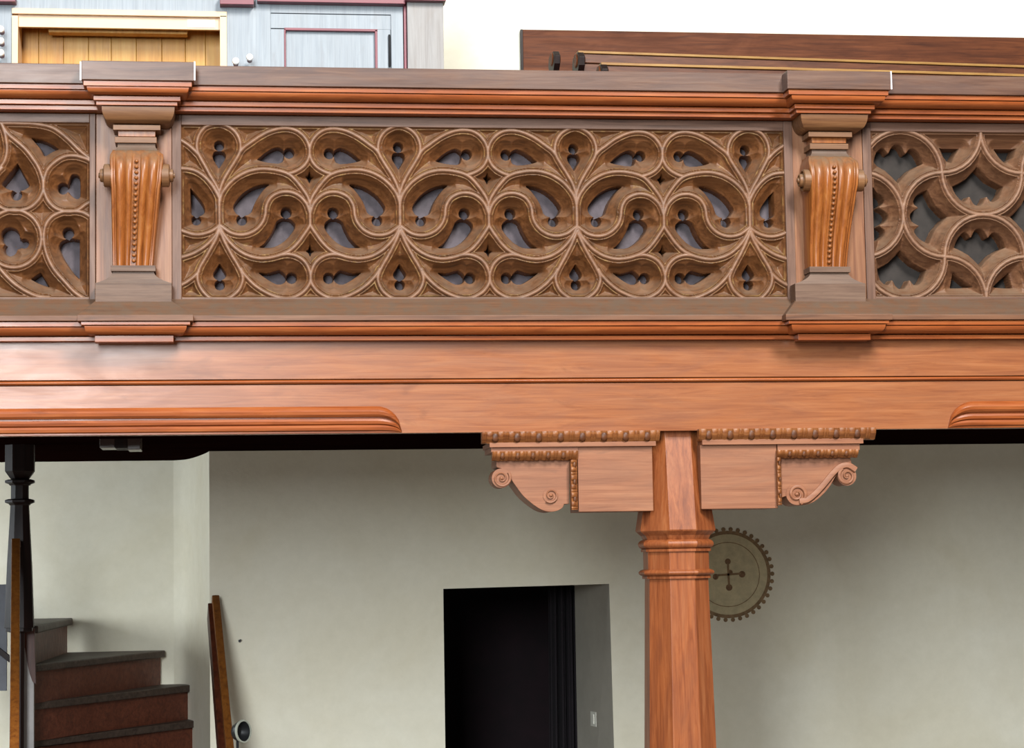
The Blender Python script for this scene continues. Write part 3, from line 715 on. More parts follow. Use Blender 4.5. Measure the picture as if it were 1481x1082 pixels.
    for i in range(n + 1):
        a = i / n * math.pi / 2
        rl.append((471.2 + 12.8 * math.sin(a), 131 - 9 * math.cos(a), 259 + 11 * math.cos(a), -.108 - .03 * math.cos(a)))
    blk('base_ovolo', rl, M['mould'], 0, 45)
    blk('base_fillet', [(485.3, 137, 251, -.10), (494.5, 137, 251, -.10)], M['mould'])
    return t
def dup(root, loc, label):
    r = root.copy(); C.objects.link(r); r.location = loc; r['label'] = label
    for ch in list(root.children):
        c = ch.copy(); C.objects.link(c); c.parent = r
        for g in ch.children:
            if g.name == 'glint_strip': continue          # only the right-hand strip is there
            d = g.copy(); C.objects.link(d); d.parent = c
    return r
pil = make_pilaster('left scrolled pilaster, brightly lit, with honey console and beads')
dx = Xp(1213.5, -.2, 114) - XPC
pil2 = dup(pil, (XPC + dx, 0, ZB), 'right scrolled pilaster, standing above the brackets of the octagonal post')
for ch in pil2.children:                       # its back board fills its own bay
    if ch.name.startswith('back_board'):
        ch.data = ch.data.copy(); w0, w1 = PIL_R[0] - (XPC + dx), PIL_R[1] - (XPC + dx)
        lo = min(v.co.x for v in ch.data.vertices)
        for v in ch.data.vertices: v.co.x = w0 if abs(v.co.x - lo) < 1e-5 else w1

# ------------------------------------------------------------------ octagonal post
YP = 0.125
XPO = Xp(984.5, 0.02, 740)
PXP = 7.75 / F
def octr(z, a, w):
    a *= PXP; w *= PXP
    return [(XPO + x, YP + y, z) for x, y in ((-w, -a), (w, -a), (a, -w), (a, w), (w, a), (-w, a), (-a, w), (-a, -w))]
def zp(y): return Zp(y, 0.0, 985)
post = thing('gallery_post', 'octagonal red-brown wooden post with two neck rings carrying the gallery beam', 'post', (XPO, YP, 0))
rings('capital', [octr(zp(y), a, w) for y, a, w in ((622, 33, 19.5), (766.5, 57, 20), (768, 56, 20), (774, 49, 19.5), (781, 45.5, 18.8))], M['post'], post, bevel=.0015)
def torus_ring(name, y0, y1, a0, a1, foot):
    rl = []
    for i in range(9):
        t = i / 8; a = a0 + (a1 - a0) * math.sin(math.pi * t) ** .6
        rl.append(octr(zp(y0 + (y1 - y0) * t), a, a * .4142))
    rl += [octr(zp(y1 + .3), foot, foot * .4142), octr(zp(y1 + 4), foot, foot * .4142)]
    return rings(name, rl, M['post'], post)
torus_ring('neck_ring', 780, 793.5, 47, 53, 49)
rings('neck', [octr(zp(796), 46, 19), octr(zp(825), 46, 19)], M['post'], post, bevel=.001)
torus_ring('neck_ring', 823.5, 833, 47, 53, 48)
rings('shaft', [octr(zp(836), 44.5, 18.4), octr(zp(1085), 50, 20.4), octr(0.35, 56, 23)], M['post'], post, bevel=.0015)
rings('base', [octr(.35, 60, 25), octr(.30, 66, 27), octr(.25, 66, 27), octr(0, 70, 29)], M['post'], post, bevel=.002)

# ------------------------------------------------------------------ brackets
def egg_band(name, X0, X1, z0, z1, Yf, pitch, first, parent, vertical=False, n_egg=8):
    """carved ovolo: lobes round every egg, darts between; along X, or down Z when vertical"""
    L0, L1 = (X0, X1) if not vertical else (z0, z1)
    W0, W1 = (z0, z1) if not vertical else (X0, X1)
    nu = max(8, int((L1 - L0) / .0016)); nv = 12; v, f = [], []
    for i in range(nu + 1):
        u = L0 + (L1 - L0) * i / nu
        d = abs(((u - first) / pitch + .5) % 1 - .5) * pitch / (pitch * .5)   # 0 at egg, 1 at dart
        lob = math.sqrt(max(0, 1 - ((d - .52) / .30) ** 2)) if abs(d - .52) < .30 else 0
        dart = max(0, 1 - abs(d - 1) / .12)
        for j in range(nv + 1):
            t = j / nv                                     # 0 top/outer .. 1 bottom
            bulge = math.cos((t * .95) * math.pi / 2)
            pj = .006 + .022 * bulge + (lob * .007 + dart * .004 - (.004 if d < .2 else 0)) * (.4 + .6 * math.sin(math.pi * min(1, t * 1.1)))
            cut = (.10 * (1 - lob) * t if d > .2 else 0)
            wv = W1 + (W0 - W1) * (t * (1 - cut * t))
            v.append((u, Yf - pj, wv) if not vertical else (W0 + (W1 - W0) * t, Yf - pj, u))
        q = v[-1]
        v.append((u, Yf + .01, W0) if not vertical else (W1, Yf + .01, u)); v.append((u, Yf + .01, W1) if not vertical else (W0, Yf + .01, u))
    m = nv + 3
    for k in range(nu): f += [(k * m + i, k * m + (i + 1) % m, (k + 1) * m + (i + 1) % m, (k + 1) * m + i) for i in range(m)]
    f += [tuple(range(m)), tuple(range(nu * m, (nu + 1) * m))]
    band = mk(name, v, f, M['egg_band'], parent, smooth=40)
    # eggs
    wid = abs(W1 - W0); sh = None; k = 0
    c = first
    while c < L1 - pitch * .12:
        if c > L0 + pitch * .1:
            if sh is None:
                bm = bmesh.new(); bmesh.ops.create_uvsphere(bm, u_segments=10, v_segments=7, radius=1)
                sh = bpy.data.meshes.new('egg'); bm.to_mesh(sh); bm.free(); sh.polygons.foreach_set('use_smooth', [True] * len(sh.polygons)); sh.materials.append(M['egg'])
            e = bpy.data.objects.new('egg', sh); C.objects.link(e); e.parent = band
            mid = (W0 + W1) / 2 + (wid * .04)
            pos = (c, Yf - .019, mid) if not vertical else ((W0 + W1) / 2, Yf - .019, c)
            e.location = Vector(pos) - wloc(band)
            e.scale = (pitch * .19, .009, wid * .43) if not vertical else (wid * .34, .010, pitch * .24)
        c += pitch
    return band
def spiral(cx, cz, r, turns, sgn, start, w0, Yb, h, parent, mat, name='volute'):
    """disc with a raised spiral band tapering into an eye"""
    n = 64; v, f = [], []
    for i in range(n + 1):
        t = i / n; a = start + sgn * t * turns * 2 * math.pi; rr = r * (1 - t * .78); w = w0 * (1 - t * .62)
        for rad, y in ((rr, Yb), (rr, Yb - h * .8), (rr - w * .3, Yb - h), (rr - w * .75, Yb - h * .9), (rr - w, Yb - h * .3), (rr - w, Yb)):
            v.append((cx + rad * math.cos(a), y, cz + rad * math.sin(a)))
    for k in range(n): f += [(k * 6 + i, k * 6 + (i + 1) % 6, (k + 1) * 6 + (i + 1) % 6, (k + 1) * 6 + i) for i in range(6)]
    f += [tuple(range(6)), tuple(range(n * 6, n * 6 + 6))]
    # disc behind the band
    d = len(v); N = 32
    v += [(cx + r * .93 * math.cos(2 * math.pi * i / N), Yb - h * .30, cz + r * .93 * math.sin(2 * math.pi * i / N)) for i in range(N)]
    v += [(cx + r * .93 * math.cos(2 * math.pi * i / N), Yb + .10, cz + r * .93 * math.sin(2 * math.pi * i / N)) for i in range(N)]
    f += [tuple(range(d, d + N)), tuple(range(d + N, d + 2 * N))] + [(d + i, d + (i + 1) % N, d + N + (i + 1) % N, d + N + i) for i in range(N)]
    # eye
    e = len(v); re = r * .22
    for j in range(5):
        q = j / 4 * math.pi / 2
        v += [(cx + re * math.cos(q) * math.cos(2 * math.pi * i / 12), Yb - h * .9 * math.sin(q) - h * .1, cz + re * math.cos(q) * math.sin(2 * math.pi * i / 12)) for i in range(12)]
    for j in range(4): f += [(e + j * 12 + i, e + j * 12 + (i + 1) % 12, e + (j + 1) * 12 + (i + 1) % 12, e + (j + 1) * 12 + i) for i in range(12)]
    return mk(name, v, f, mat, parent, smooth=45)
BY0, BY1 = 0.0, 0.20
SL = tile(690, 615, 5.485); SR = tile(1000, 610, 5.29)
bl = thing('bracket', 'carved bracket left of the post with egg moulding and two volutes', 'bracket', (SL(700, 300)[0], .1, SL(700, 680)[1]), 'brackets on the gallery post')
p0, p1 = SL(797, 165), SL(1400, 680)
box('block', p0[0], p1[0], BY0, BY1, p1[1], p0[1], M['bracket'], bl, .002)
p0, p1 = SL(95, 142), SL(1412, 166)
box('fillet', p0[0], p1[0], BY0 - .018, BY1, p1[1], p0[1], M['bracket'], bl, .001)
p0, p1 = SL(110, 166), SL(800, 212)
box('frieze', p0[0], p1[0], BY0 - .006, BY1, p1[1], p0[1] + .002, M['bracket'], bl, .001)
p0, p1 = SL(32, 57), SL(1440, 137)
egg_band('egg_moulding', p0[0], p1[0], p1[1], p0[1], BY0 - .004, PX * 32.6 * .985, SL(137, 90)[0], bl)
p0, p1 = SL(115, 212), SL(795, 278)
egg_band('small_egg_moulding', p0[0], p1[0], p1[1], p0[1], BY0 + .001, PX * 22.8 * .985, SL(195, 240)[0], bl)
p0, p1 = SL(735, 278), SL(798, 672)
egg_band('small_egg_moulding', p0[0], p1[0], p1[1], p0[1], BY0 + .001, PX * 25.2, SL(760, 590)[1], bl, vertical=True)
out = [(160, 275), (160, 275), (160, 330), (200, 345), (262, 390), (280, 436), (320, 495), (370, 560), (440, 622), (510, 668), (570, 686), (632, 681), (680, 656), (694, 626), (694, 626), (735, 624), (735, 624), (735, 275), (735, 275)]
slab('scroll_board', crom([SL(*q) for q in out], 4, True), BY0 + .012, BY1 - .03, M['bracket'], bl, bevel=.0015)
c = SL(196, 420); spiral(c[0], c[1], 84 / 5.485 * PX, 1.6, -1, math.radians(40), .011, BY0 + .012, .010, bl, M['bracket'])
c = SL(588, 556); spiral(c[0], c[1], 68 / 5.485 * PX, 1.5, 1, math.radians(230), .009, BY0 + .012, .010, bl, M['bracket'])

br = thing('bracket', 'carved bracket right of the post with a ribbon scroll reaching two volutes', 'bracket', (SR(700, 300)[0], .1, SR(700, 660)[1]), 'brackets on the gallery post')
p0, p1 = SR(66, 178), SR(655, 662)
box('block', p0[0], p1[0] + .004, BY0, BY1, p1[1], p0[1], M['bracket'], br, .002)
p0, p1 = SR(75, 156), SR(1306, 172)
box('fillet', p0[0], p1[0], BY0 - .018, BY1, p1[1] + .002, p0[1] + .008, M['bracket'], br, .001)
p0, p1 = SR(655, 170), SR(1285, 218)
box('frieze', p0[0], p1[0], BY0 - .006, BY1, p1[1], p0[1] + .004, M['bracket'], br, .001)
p0, p1 = SR(45, 68), SR(1395, 147)
egg_band('egg_moulding', p0[0], p1[0], p1[1] + .004, p0[1] + .004, BY0 - .004, PX * 32.2, SR(122, 100)[0], br)
p0, p1 = SR(645, 220), SR(1262, 276)
egg_band('small_egg_moulding', p0[0], p1[0], p1[1], p0[1], BY0 + .001, PX * 21.6, SR(742, 250)[0], br)
p0, p1 = SR(642, 276), SR(690, 640)
egg_band('small_egg_moulding', p0[0], p1[0], p1[1], p0[1], BY0 + .001, PX * 24.0, SR(665, 570)[1], br, vertical=True)
out = [(690, 275), (690, 275), (1225, 275), (1225, 275), (1228, 330), (1150, 372), (1110, 420), (1070, 490), (1010, 560), (930, 620), (830, 640), (770, 610), (735, 570), (690, 585), (690, 585)]
slab('scroll_board', crom([SR(*q) for q in out], 4, True), BY0 + .014, BY1 - .03, M['bracket'], br, bevel=.0015)
rib_pts = crom([SR(*q) for q in [(1262, 370), (1200, 334), (1140, 350), (1085, 400), (1020, 480), (950, 555), (890, 600), (830, 610)]], 5)
def ribbon(name, P, w, Yb, h, parent, mat):
    v, f = [], []
    for i in range(len(P)):
        d = P[min(i + 1, len(P) - 1)] - P[max(i - 1, 0)]; d = d / np.linalg.norm(d); nrm = np.array((-d[1], d[0]))
        for s, y in ((-1, Yb), (-1, Yb - h * .8), (-.7, Yb - h), (.6, Yb - h), (1, Yb - h * .4), (1, Yb)):
            q = P[i] + nrm * s * w / 2; v.append((q[0], y, q[1]))
    for k in range(len(P) - 1): f += [(k * 6 + i, k * 6 + (i + 1) % 6, (k + 1) * 6 + (i + 1) % 6, (k + 1) * 6 + i) for i in range(6)]
    f += [tuple(range(6)), tuple(range((len(P) - 1) * 6, len(P) * 6))]
    return mk(name, v, f, mat, parent, smooth=45)
ribbon('ribbon', rib_pts, .024, BY0 + .014, .011, br, M['bracket'])
c = SR(1196, 414); spiral(c[0], c[1], 82 / 5.29 * PX, 1.5, 1, math.radians(120), .014, BY0 + .014, .011, br, M['bracket'])
c = SR(812, 553); spiral(c[0], c[1], 92 / 5.29 * PX, 1.5, 1, math.radians(290), .016, BY0 + .014, .011, br, M['bracket'])

# ------------------------------------------------------------------ gallery: organ console, dado, pews
YO = 1.6
zof = ZGF
org = thing('organ_console', 'pale grey painted organ console with honey wood music recess behind the rail', 'organ console', (Xp(320, YO, 60), YO, ZGF))
def ob(name, x0, y0, x1, y1, Ya, Yb, mat, parent=org, **kw): return pbox(name, x0, y0, x1, y1, Ya, Yb, mat, parent, .0015, **kw)
def down(name, x0, y0, x1, Ya, Yb, mat, parent=org, **kw):     # box from a photographed top edge down to the gallery floor
    xm = (x0 + x1) / 2
    return box(name, Xp(x0, Ya, y0 + 30), Xp(x1, Ya, y0 + 30), Ya, Yb, zof, Zp(y0, Ya, xm), mat, parent, .0015, **kw)
ztop = -90
down('case_stile', -130, ztop, 18, YO, YO + .5, M['organ'])
ob('case_head', 14, ztop, 332, 18, YO + .002, YO + .5, M['organ'])
down('case_stile', 327, ztop, 391, YO, YO + .5, M['organ'])
mp = down('music_panel', 20, 18, 326, YO + .185, YO + .2, M['maple'])
for a, c in ((20, 56), (56, 92), (92, 128), (128, 161), (161, 197), (197, 234), (234, 268), (268, 297), (297, 326)):
    down('plank', a + .25, 19, c - .25, YO + .17 + random.random() * .002, YO + .185, random.choice((M['maple'], M['maple'], M['maple2'])), mp)
fr = ob('recess_frame', 17, 14, 328, 22, YO - .012, YO + .17, M['birch'])
down('recess_frame', 17, 22.2, 26, YO - .012, YO + .17, M['birch'])
down('recess_frame', 318, 22.4, 328, YO - .012, YO + .17, M['birch'])
fb = ob('fall_board', 26, 22.5, 319, 41, YO + .01, YO + .03, M['birch'])
ob('label_plate', 271, 28.5, 311, 40, YO + .006, YO + .012, M['ivory'], fb, label='small blank white plate')
ob('music_lamp', 70, 41, 271, 48, YO + .06, YO + .12, M['maple'])
for i, (x, y) in enumerate(((2.5, 46), (2.5, 63), (2.5, 80), (341, 92), (361, 86.5))):
    p = at(x, y, YO - .05)
    k = lathe('stop_knob', [(.001, -.045), (.012, -.045), (.012, .012), (.001, .012)], p, (0, 1, 0), M['plum'], org, 12)
    lathe('knob_face', [(.001, -.056), (.013, -.056), (.016, -.050), (.016, -.044), (.001, -.044)], p, (0, 1, 0), M['ivory'], k, 14)
ob('head_moulding', -20, -6, 22, 2, YO - .06, YO + .02, M['plum'])
ob('head_moulding', 318, -8, 367, 6, YO - .06, YO + .02, M['plum'])
# right bay: framed door with sunk panel, hinge, corner post and cornice
ob('door_rail', 391, 21, 565, 42, YO + .003, YO + .03, M['organ'])
down('door_stile', 391, 42, 413, YO + .003, YO + .03, M['organ'])
down('door_stile', 544, 42, 565, YO + .003, YO + .03, M['organ'])
down('door_panel', 410, 40, 547, YO + .022, YO + .03, M['organ'])
ob('panel_bead', 411, 41, 546, 44.5, YO - .001, YO + .024, M['plum'])
down('panel_bead', 411, 41, 413.5, YO - .001, YO + .024, M['plum'])
down('panel_bead', 542.5, 43, 546, YO - .001, YO + .024, M['plum'])
p0, p1 = at(563.5, 97, YO - .006), at(563.5, 50, YO - .006)
lathe('hinge', [(.0035, 0), (.005, .004), (.005, p1[2] - p0[2] - .004), (.0035, p1[2] - p0[2])], p0, (0, 0, 1), M['black'], org, 8)
ob('case_head', 391, ztop, 582, 20, YO + .002, YO + .5, M['organ'])
down('case_stile', 565.6, 18, 583, YO + .001, YO + .03, M['organ'])
down('case_stile', 391, 18, 565, YO + .035, YO + .5, M['organ2'])
down('corner_bead', 584, 3, 588, YO - .008, YO + .05, M['plum'])
down('corner_post', 588, ztop, 640, YO - .03, YO + .55, M['organ2'])
ob('cornice', 372, -8, 586, 3.5, YO - .05, YO + .02, M['plum'])
ob('cornice', 586, -8, 645, 0.5, YO - .07, YO + .02, M['plum'])

dado = thing('wall_dado', 'dark brown boarded dado on the cream wall behind the pews', 'panelling', (Xp(1100, YW, 60), YW, ZGF))
x0d, x1d = Xp(756.5, YW - .03, 70), Xp(1900, YW - .03, 60)
zdt = Zp(48.5, YW - .03, 1118)
box('dado_board', x0d, x1d, YW - .03, YW, ZGF + .25, zdt, M['dado'], dado, .002)
box('dado_skirting', x0d, x1d, YW - .035, YW, ZGF, ZGF + .25, M['dado'], dado, .002)
box('dado_end', x0d - .012, x0d, YW - .034, YW, ZGF, zdt, M['darkwood'], dado, .001)
def pew(label, xe, ye, xr, yr, Y, turn=0.0, rail=True):
    """bench end with a rolled top, back rail with a worn gold edge, back boards and seat"""
    zr = Zp(yr, Y, xr)
    t = thing('pew', label, 'pew', (Xp(xe, Y, ye), Y, ZGF), 'pews on the gallery')
    xs = Xp(xr, Y, yr); xend = Xp(1900, Y, yr)
    if rail:
        box('back_rail', xs, xend, Y - .012, Y + .035, zr - .055, zr - .012, M['pew'], t, .002)
        box('rail_edge', xs, xend, Y - .022, Y + .04, zr - .012, zr, M['pew_edge'], t, .002)
        box('back_boards', xs + .03, xend, Y, Y + .022, ZGF + .3, zr - .05, M['pew'], t, .001)
    zt = Zp(ye, Y, xe); xa = Xp(xe, Y, ye)
    # end panel: profile in Y-Z with a rolled head
    prof = [(Y - .42, ZGF), (Y + .05, ZGF), (Y + .05, zt - .12), (Y + .085, zt - .06), (Y + .07, zt - .015), (Y + .03, zt), (Y - .03, zt - .004), (Y - .06, zt - .03), (Y - .055, zt - .07), (Y - .03, zt - .10), (Y - .06, zt - .35), (Y - .42, ZGF + .45)]
    e = extrude('bench_end', prof, xa, xa + .03, M['darkwood'], t, bevel=.003)
    lathe('end_roll', [(.004, -.006), (.030, -.006), (.036, 0), (.036, .032), (.030, .038), (.004, .038)], (xa, Y - .0, zt - .038), (1, 0, 0), M['dado'], t, 20)
    box('seat', xa + .03, xend, Y - .40, Y, ZGF + .42, ZGF + .45, M['pew'], t, .003)
    if turn: t.rotation_euler.z = math.radians(turn)
    return t
pew('rearmost pew, showing only its dark rolled bench end against the dado', 798, 75, 812, 104, 2.55, 4.2)
pew('middle pew with a long gold-edged back rail below the dado', 833, 76.5, 835, 74.5, 2.05, 4.2)
pew('front pew with the lowest gold-edged back rail just above the parapet', 866, 94, 868, 91.5, 1.55, 3.2)

# ------------------------------------------------------------------ under the gallery: winder stair, newel, handrails
ZT_ = [1.15, 1.33, 1.51, 1.69, 1.87, 2.05]
Rr = [np.array((Xp(306, 2.95, 1000), 2.80)), None, None, None, None, np.array((Xp(20, 3.9, 900), 3.9))]
for i, (x, y) in ((1, (295, 1040)), (2, (285, 985.5)), (3, (235, 937.5)), (4, (104, 892))):
    q = at_z(x, y, ZT_[i]); Rr[i] = np.array((q[0], min(q[1], 3.86)))
piv = [np.array((Xp(px, Y, 1000), Y)) for px, Y in ((24, 2.62), (30, 2.60), (42, 2.56), (46, 2.50), (46, 2.42), (30, 2.40))]
stair = thing('winder_stair', 'narrow winding wooden stair with worn treads against the plaster wall', 'staircase', (piv[2][0], piv[2][1], 0))
for i in range(5):
    a, r, a2, r2 = piv[i], Rr[i], piv[i + 1], Rr[i + 1]
    d = (r - a) / np.linalg.norm(r - a); nn = np.array((d[1], -d[0]))          # towards the viewer's right/front
    nose = .028
    P = [a + nn * nose, r + nn * nose, r + d * .02, r2 + nn * -.02, a2 - nn * .02]
    z = ZT_[i]
    rings('tread', [[(p[0], p[1], z - .035) for p in P], [(p[0], p[1], z) for p in P]], M['stair_tread'], stair, bevel=.006)
    zl = ZT_[i] - .18
    Q = [a, r, r - nn * .02, a - nn * .02]
    rings('riser', [[(p[0], p[1], zl - .002) for p in Q], [(p[0], p[1], z - .035) for p in Q]], M['stair_riser'], stair)
# string board at the newel, supports down to the floor
q0 = at(33, 940, 2.35)
M['string'] = plain('pale_grey_string_paint', (150, 144, 142), 0.6)
slab('string_panel', [(Xp(x, 2.40, y), Zp(y, 2.40, x)) for x, y in ((31, 936), (37, 936), (40, 956), (44, 974), (49, 985), (49, 1056), (49, 1400), (31, 1400))], 2.40, 2.44, M['string'], stair, bevel=.002, label='pale grey painted string panel')
M['grey_side'] = plain('blue_grey_painted_boards', (96, 98, 106), 0.6)
pbox('side_panel', -70, 846, 10, 1000, 2.75, 2.77, M['grey_side'], stair, label='blue-grey painted side panel')
slab('side_rail', [(Xp(x, 2.74, y), Zp(y, 2.74, x)) for x, y in ((-60, 890), (-60, 900), (14, 958), (14, 948))], 2.72, 2.75, M['darkwood'], stair, bevel=.001)
q = [(30, 909), (50, 909), (52, 990), (47, 986), (43, 975), (39, 957), (36, 937), (30, 937)]
slab('string_curve', [(Xp(x, 2.385, y), Zp(y, 2.385, x)) for x, y in q], 2.385, 2.41, M['rail_dark'], stair, bevel=.001)
box('stair_carriage', piv[1][0] + .02, Rr[1][0] - .1, 3.0, 3.1, 0, .96, M['darkwood'], stair, .002)

YN = 2.30; XN = Xp(28.5, YN, 780)
newel = thing('stair_post', 'dark octagonal stair post with two rings below the gallery boards', 'post', (XN, YN, Zp(910, YN, 30)))
SN = (YN + 7.75) / F
def octn(y, a, zabs=None):
    z = Zp(y, YN, 28.5) if zabs is None else zabs; a *= SN; w = a * .42
    return [(XN + x, YN + yy, z) for x, yy in ((-w, -a), (w, -a), (a, -w), (a, w), (w, a), (-w, a), (-a, w), (-a, -w))]
rings('capital', [octn(0, 20, ZSOF), octn(682, 20), octn(693, 12.5)], M['darkwood'], newel, bevel=.001)
for y0 in (693.5, 722): rings('neck_ring', [octn(y0, 15), octn(y0 + 1.5, 20), octn(y0 + 5, 20), octn(y0 + 7, 15), octn(y0 + 9, 13.5)], M['darkwood'], newel, bevel=.001)
rings('neck', [octn(702, 12), octn(722, 12)], M['darkwood'], newel)
rings('shaft', [octn(730, 12.5), octn(820, 17), octn(908, 20)], M['darkwood'], newel, bevel=.001)
rings('foot', [octn(908, 18), octn(913, 18), octn(916, 7), octn(0, 7, 0.0)], M['darkwood'], newel, bevel=.001)

def beam_between(name, p, q, w, h, mat, parent=None, bevel=.004, up=(0, 0, 1), **kw):
    p, q = Vector([float(v) for v in p]), Vector([float(v) for v in q]); d = (q - p).normalized()
    s = d.cross(Vector(up)).normalized(); u = s.cross(d)
    rl = [[tuple(c + s * a * w / 2 + u * b_ * h / 2) for a, b_ in ((-1, -1), (1, -1), (1, 1), (-1, 1))] for c in (p, q)]
    return rings(name, rl, mat, parent, None, bevel, **kw)
hp, hq = at(23, 785, 2.18), at(20.5, 1120, .9)
hl = thing('handrail', 'honey-coloured handrail running down from the dark stair post at the left', 'handrail', hq)
beam_between('rail_bar', hp, hq, .038, .05, M['rail'], hl)
e = beam_between('rail_bracket', hp + np.array((0, .10, .0)), hp + np.array((0, -.02, -.02)), .03, .03, M['rail_dark'], hl)
hb = [hp + (hq - hp) * .9]
box('rail_post', hq[0] - .02, hq[0] + .02, hq[1] + .02, hq[1] + .06, 0, hq[2] + .03, M['rail_dark'], hl, .003)

hp, hq = at(311.5, 866, 2.93), at(337.5, 1140, 2.0)
hr_ = thing('handrail', 'brown handrail board leaning up to the wall edge right of the stair', 'handrail', hq)
beam_between('rail_bar', hp, hq, .036, .05, M['rail'], hr_)
beam_between('side_board', hp + np.array((-.024, .02, -.06)), hq + np.array((-.034, .02, -.09)), .03, .11, M['rail_dark'], hr_)
e = lathe('rail_end', [(.002, -.018), (.014, -.016), (.018, 0), (.014, .016), (.002, .018)], hp, (1, 0, 0), M['rail'], hr_, 14)
box('rail_post', hq[0] - .02, hq[0] + .02, hq[1] - .02, hq[1] + .02, 0, hq[2], M['rail_dark'], hr_, .003)

# bell-mouthed lamp beside the right handrail
lp = at(351, 1058, 1.7)
lamp = thing('spot_lamp', 'small dark bell-shaped lamp head beside the foot of the right handrail', 'lamp', (lp[0], lp[1], lp[2] - .3))
ax = Vector((.74, -.66, .08)).normalized()
lathe('lamp_shade', [(.004, -.050), (.022, -.047), (.036, -.035), (.045, -.012), (.048, .0), (.048, .004), (.043, .004), (.038, -.012), (.026, -.032), (.002, -.038)], lp, ax, M['black'], lamp, 28, 40)
lathe('rim', [(.043, .0), (.049, -.002), (.051, .003), (.049, .008), (.043, .008), (.043, .0)], lp, ax, M['rim'], lamp, 28, 50, caps=False)
b0 = Vector([float(v) for v in lp]) - ax * .03
lathe('stem', [(.006, 0), (.006, b0.z - .015)], (b0.x, b0.y, 0.0), (0, 0, 1), M['black'], lamp, 10)
lathe('foot', [(.06, 0), (.06, .012), (.02, .02), (.006, .03)], (b0.x, b0.y, 0.0), (0, 0, 1), M['black'], lamp, 24)

# ceiling lamp in the dark soffit
cl = thing('ceiling_lamp', 'flat clear-ended lamp box fixed under the dark gallery boards', 'ceiling lamp', (Xp(175, .8, 643), .8, ZSOF))
z1 = ZSOF; z0 = Zp(650.5, .55, 170)
box('housing', Xp(166, .55, 645), Xp(184, .55, 645), .55, .72, z0 + .006, z1, M['darkwood'], cl, .002)
box('lamp_cover', Xp(144, .55, 645), Xp(166, .55, 645), .55, .72, z0 + .008, z1, M['glass'], cl, .003)
box('lamp_cover', Xp(184, .55, 645), Xp(203, .55, 645), .55, .72, z0, z1, M['glass'], cl, .003)

# ------------------------------------------------------------------ wall: painted wheel cross, hook, switch, curtain
wc = at(1053, 831, YW); WR = (YW + 7.75) / F
mural = thing('wall_painting', 'faded painted wheel with a beaded rim and small cross on the wall', 'mural', (wc[0], YW, wc[2]))
def ringmesh(name, r0, r1, y, mat, n=64, th=.001):
    v, f = [], []
    for i in range(n):
        a = 2 * math.pi * i / n
        for r, yy in ((r0, y), (r1, y), (r1, y + th), (r0, y + th)): v.append((wc[0] + r * WR * math.cos(a), yy, wc[2] + r * WR * math.sin(a)))
    for i in range(n):
        k, k2 = i * 4, ((i + 1) % n) * 4
        f += [(k + j, k + (j + 1) % 4, k2 + (j + 1) % 4, k2 + j) for j in range(4)]
    return mk(name, v, f, mat, mural)
def disc(name, x, z, r, y, mat, n=12):
    v = [(wc[0] + (x + r * math.cos(2 * math.pi * i / n)) * WR, y, wc[2] + (z + r * math.sin(2 * math.pi * i / n)) * WR) for i in range(n)]
    v += [(p[0], p[1] + .001, p[2]) for p in v]
    return mk(name, v, [tuple(range(n)), tuple(range(n, 2 * n))] + [(i, (i + 1) % n, n + (i + 1) % n, n + i) for i in range(n)], mat, mural)
disc('wheel_ground', 0, 0, 61, YW - .0012, M['paint_fill'], 48)
ringmesh('outer_ring', 59, 64, YW - .002, M['paint'])
ringmesh('inner_ring', 46.5, 47.6, YW - .002, M['paint'])
b0 = disc('rim_dot', 66.5, 0, 3.2, YW - .0022, M['paint'])
for i in range(1, 38):
    a = 2 * math.pi * i / 38; o = b0.copy(); C.objects.link(o)
    o.location = ((66.5 * math.cos(a) - 66.5) * WR, 0, 66.5 * math.sin(a) * WR)
for x, z, r in ((0, 19, 4.5), (21, 0, 5), (-19, -3, 4.5), (1, -19, 5), (3, 3, 4)): disc('cross_dot', x, z, r, YW - .0022, M['paint_dark'], 10)
for x0, z0, x1, z1 in ((0, 17, 1, -17), (-17, -1, 19, 1)):
    d = np.array((x1 - x0, z1 - z0)); d = d / np.linalg.norm(d); nn = np.array((-d[1], d[0])) * 1.6
    pl = [np.array((x0, z0)) + nn, np.array((x1, z1)) + nn, np.array((x1, z1)) - nn, np.array((x0, z0)) - nn]
    slab('cross_arm', [(wc[0] + p[0] * WR, wc[2] + p[1] * WR) for p in pl], YW - .0024, YW - .001, M['paint'], mural)

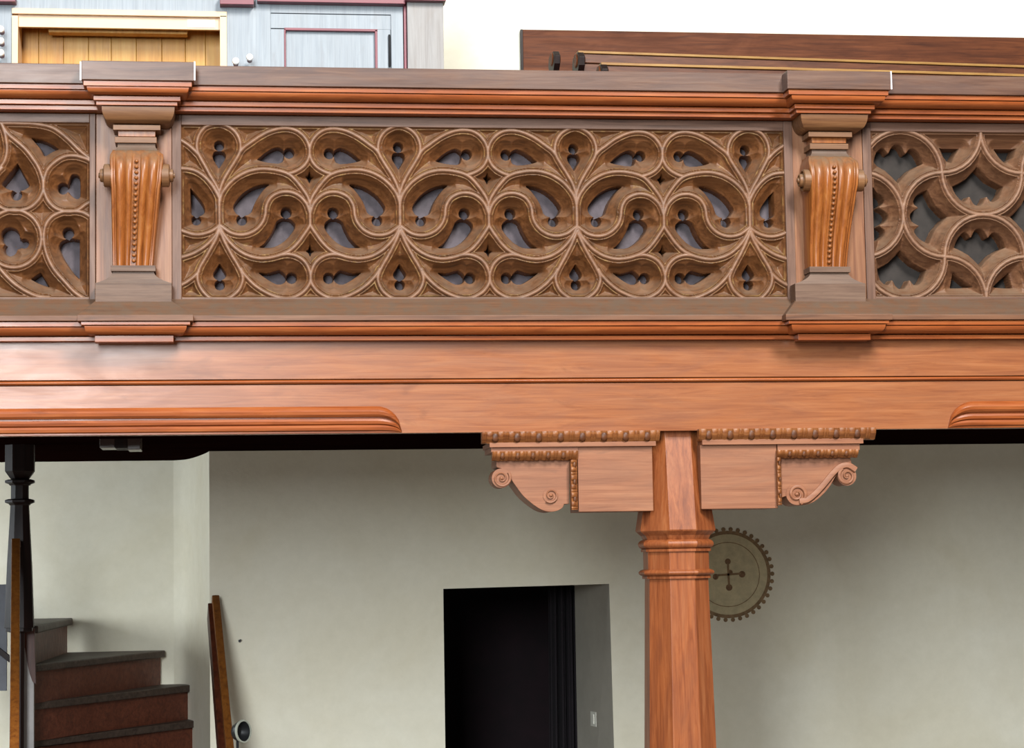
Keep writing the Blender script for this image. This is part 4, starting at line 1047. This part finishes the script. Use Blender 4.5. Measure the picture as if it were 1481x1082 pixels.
p = at(346.5, 927, YW)
hk = thing('wall_hook', 'tiny dark hook in the bare plaster left of the doorway', 'hook', p)
lathe('hook_plate', [(.001, .012), (.007, .012), (.007, 0), (.001, 0)], p, (0, -1, 0), M['black'], hk, 10)
beam_between('hook_arm', p + np.array((0, -.005, 0)), p + np.array((.006, -.03, .006)), .006, .006, M['black'], hk, .001)

# switch on the splayed jamb
tj = .45; ja = np.array((XD1 - .01, YW)); jb = np.array((xi, YW + DT)); jd = (jb - ja) / np.linalg.norm(jb - ja); jn = np.array((-jd[1], jd[0])) if jd[0] < 0 else np.array((jd[1], -jd[0]))
if jn[0] > 0: jn = -jn
def jamb_pt(x, y):
    d = ray(x, y); # intersect the jamb plane
    n3 = np.array((jn[0], jn[1], 0)); t = ((ja[0] - EYE[0]) * n3[0] + (ja[1] - EYE[1]) * n3[1]) / (d @ n3)
    return EYE + d * t
s = jamb_pt(860, 1040)
sw = thing('light_switch', 'small cream light switch on the shadowed door jamb', 'switch', s)
def on_jamb(name, w, h, t0, t1, mat, parent):
    rl = []
    for tt in (t0, t1):
        rl.append([(s[0] + jd[0] * a * w / 2 + jn[0] * tt, s[1] + jd[1] * a * w / 2 + jn[1] * tt, s[2] + c * h / 2) for a, c in ((-1, -1), (1, -1), (1, 1), (-1, 1))])
    return rings(name, rl, mat, parent, None, .001)
on_jamb('switch_plate', .075, .075, -.01, .008, M['plastic'], sw)
on_jamb('rocker', .03, .05, .008, .014, M['plastic'], sw)

# dark curtain just inside the doorway
cv, cf = [], []; n = 60
xa, xb = Xp(795, YW + DT + .12, 950), xi + .02
for i in range(n + 1):
    t = i / n; x = xa + (xb - xa) * t; y = YW + DT + .12 + .03 * math.sin(t * 22) + .012 * math.sin(t * 51)
    cv += [(x - .02 * (1 - t), y, .02), (x, y, ZD + .05)]
for i in range(n): cf.append((2 * i, 2 * i + 2, 2 * i + 3, 2 * i + 1))
cur = mk('curtain', cv, cf, M['curtain'], smooth=60)
tag(cur, 'dark hanging curtain in folds at the right inside the black doorway', 'curtain')
so = cur.modifiers.new('thickness', 'SOLIDIFY'); so.thickness = .004
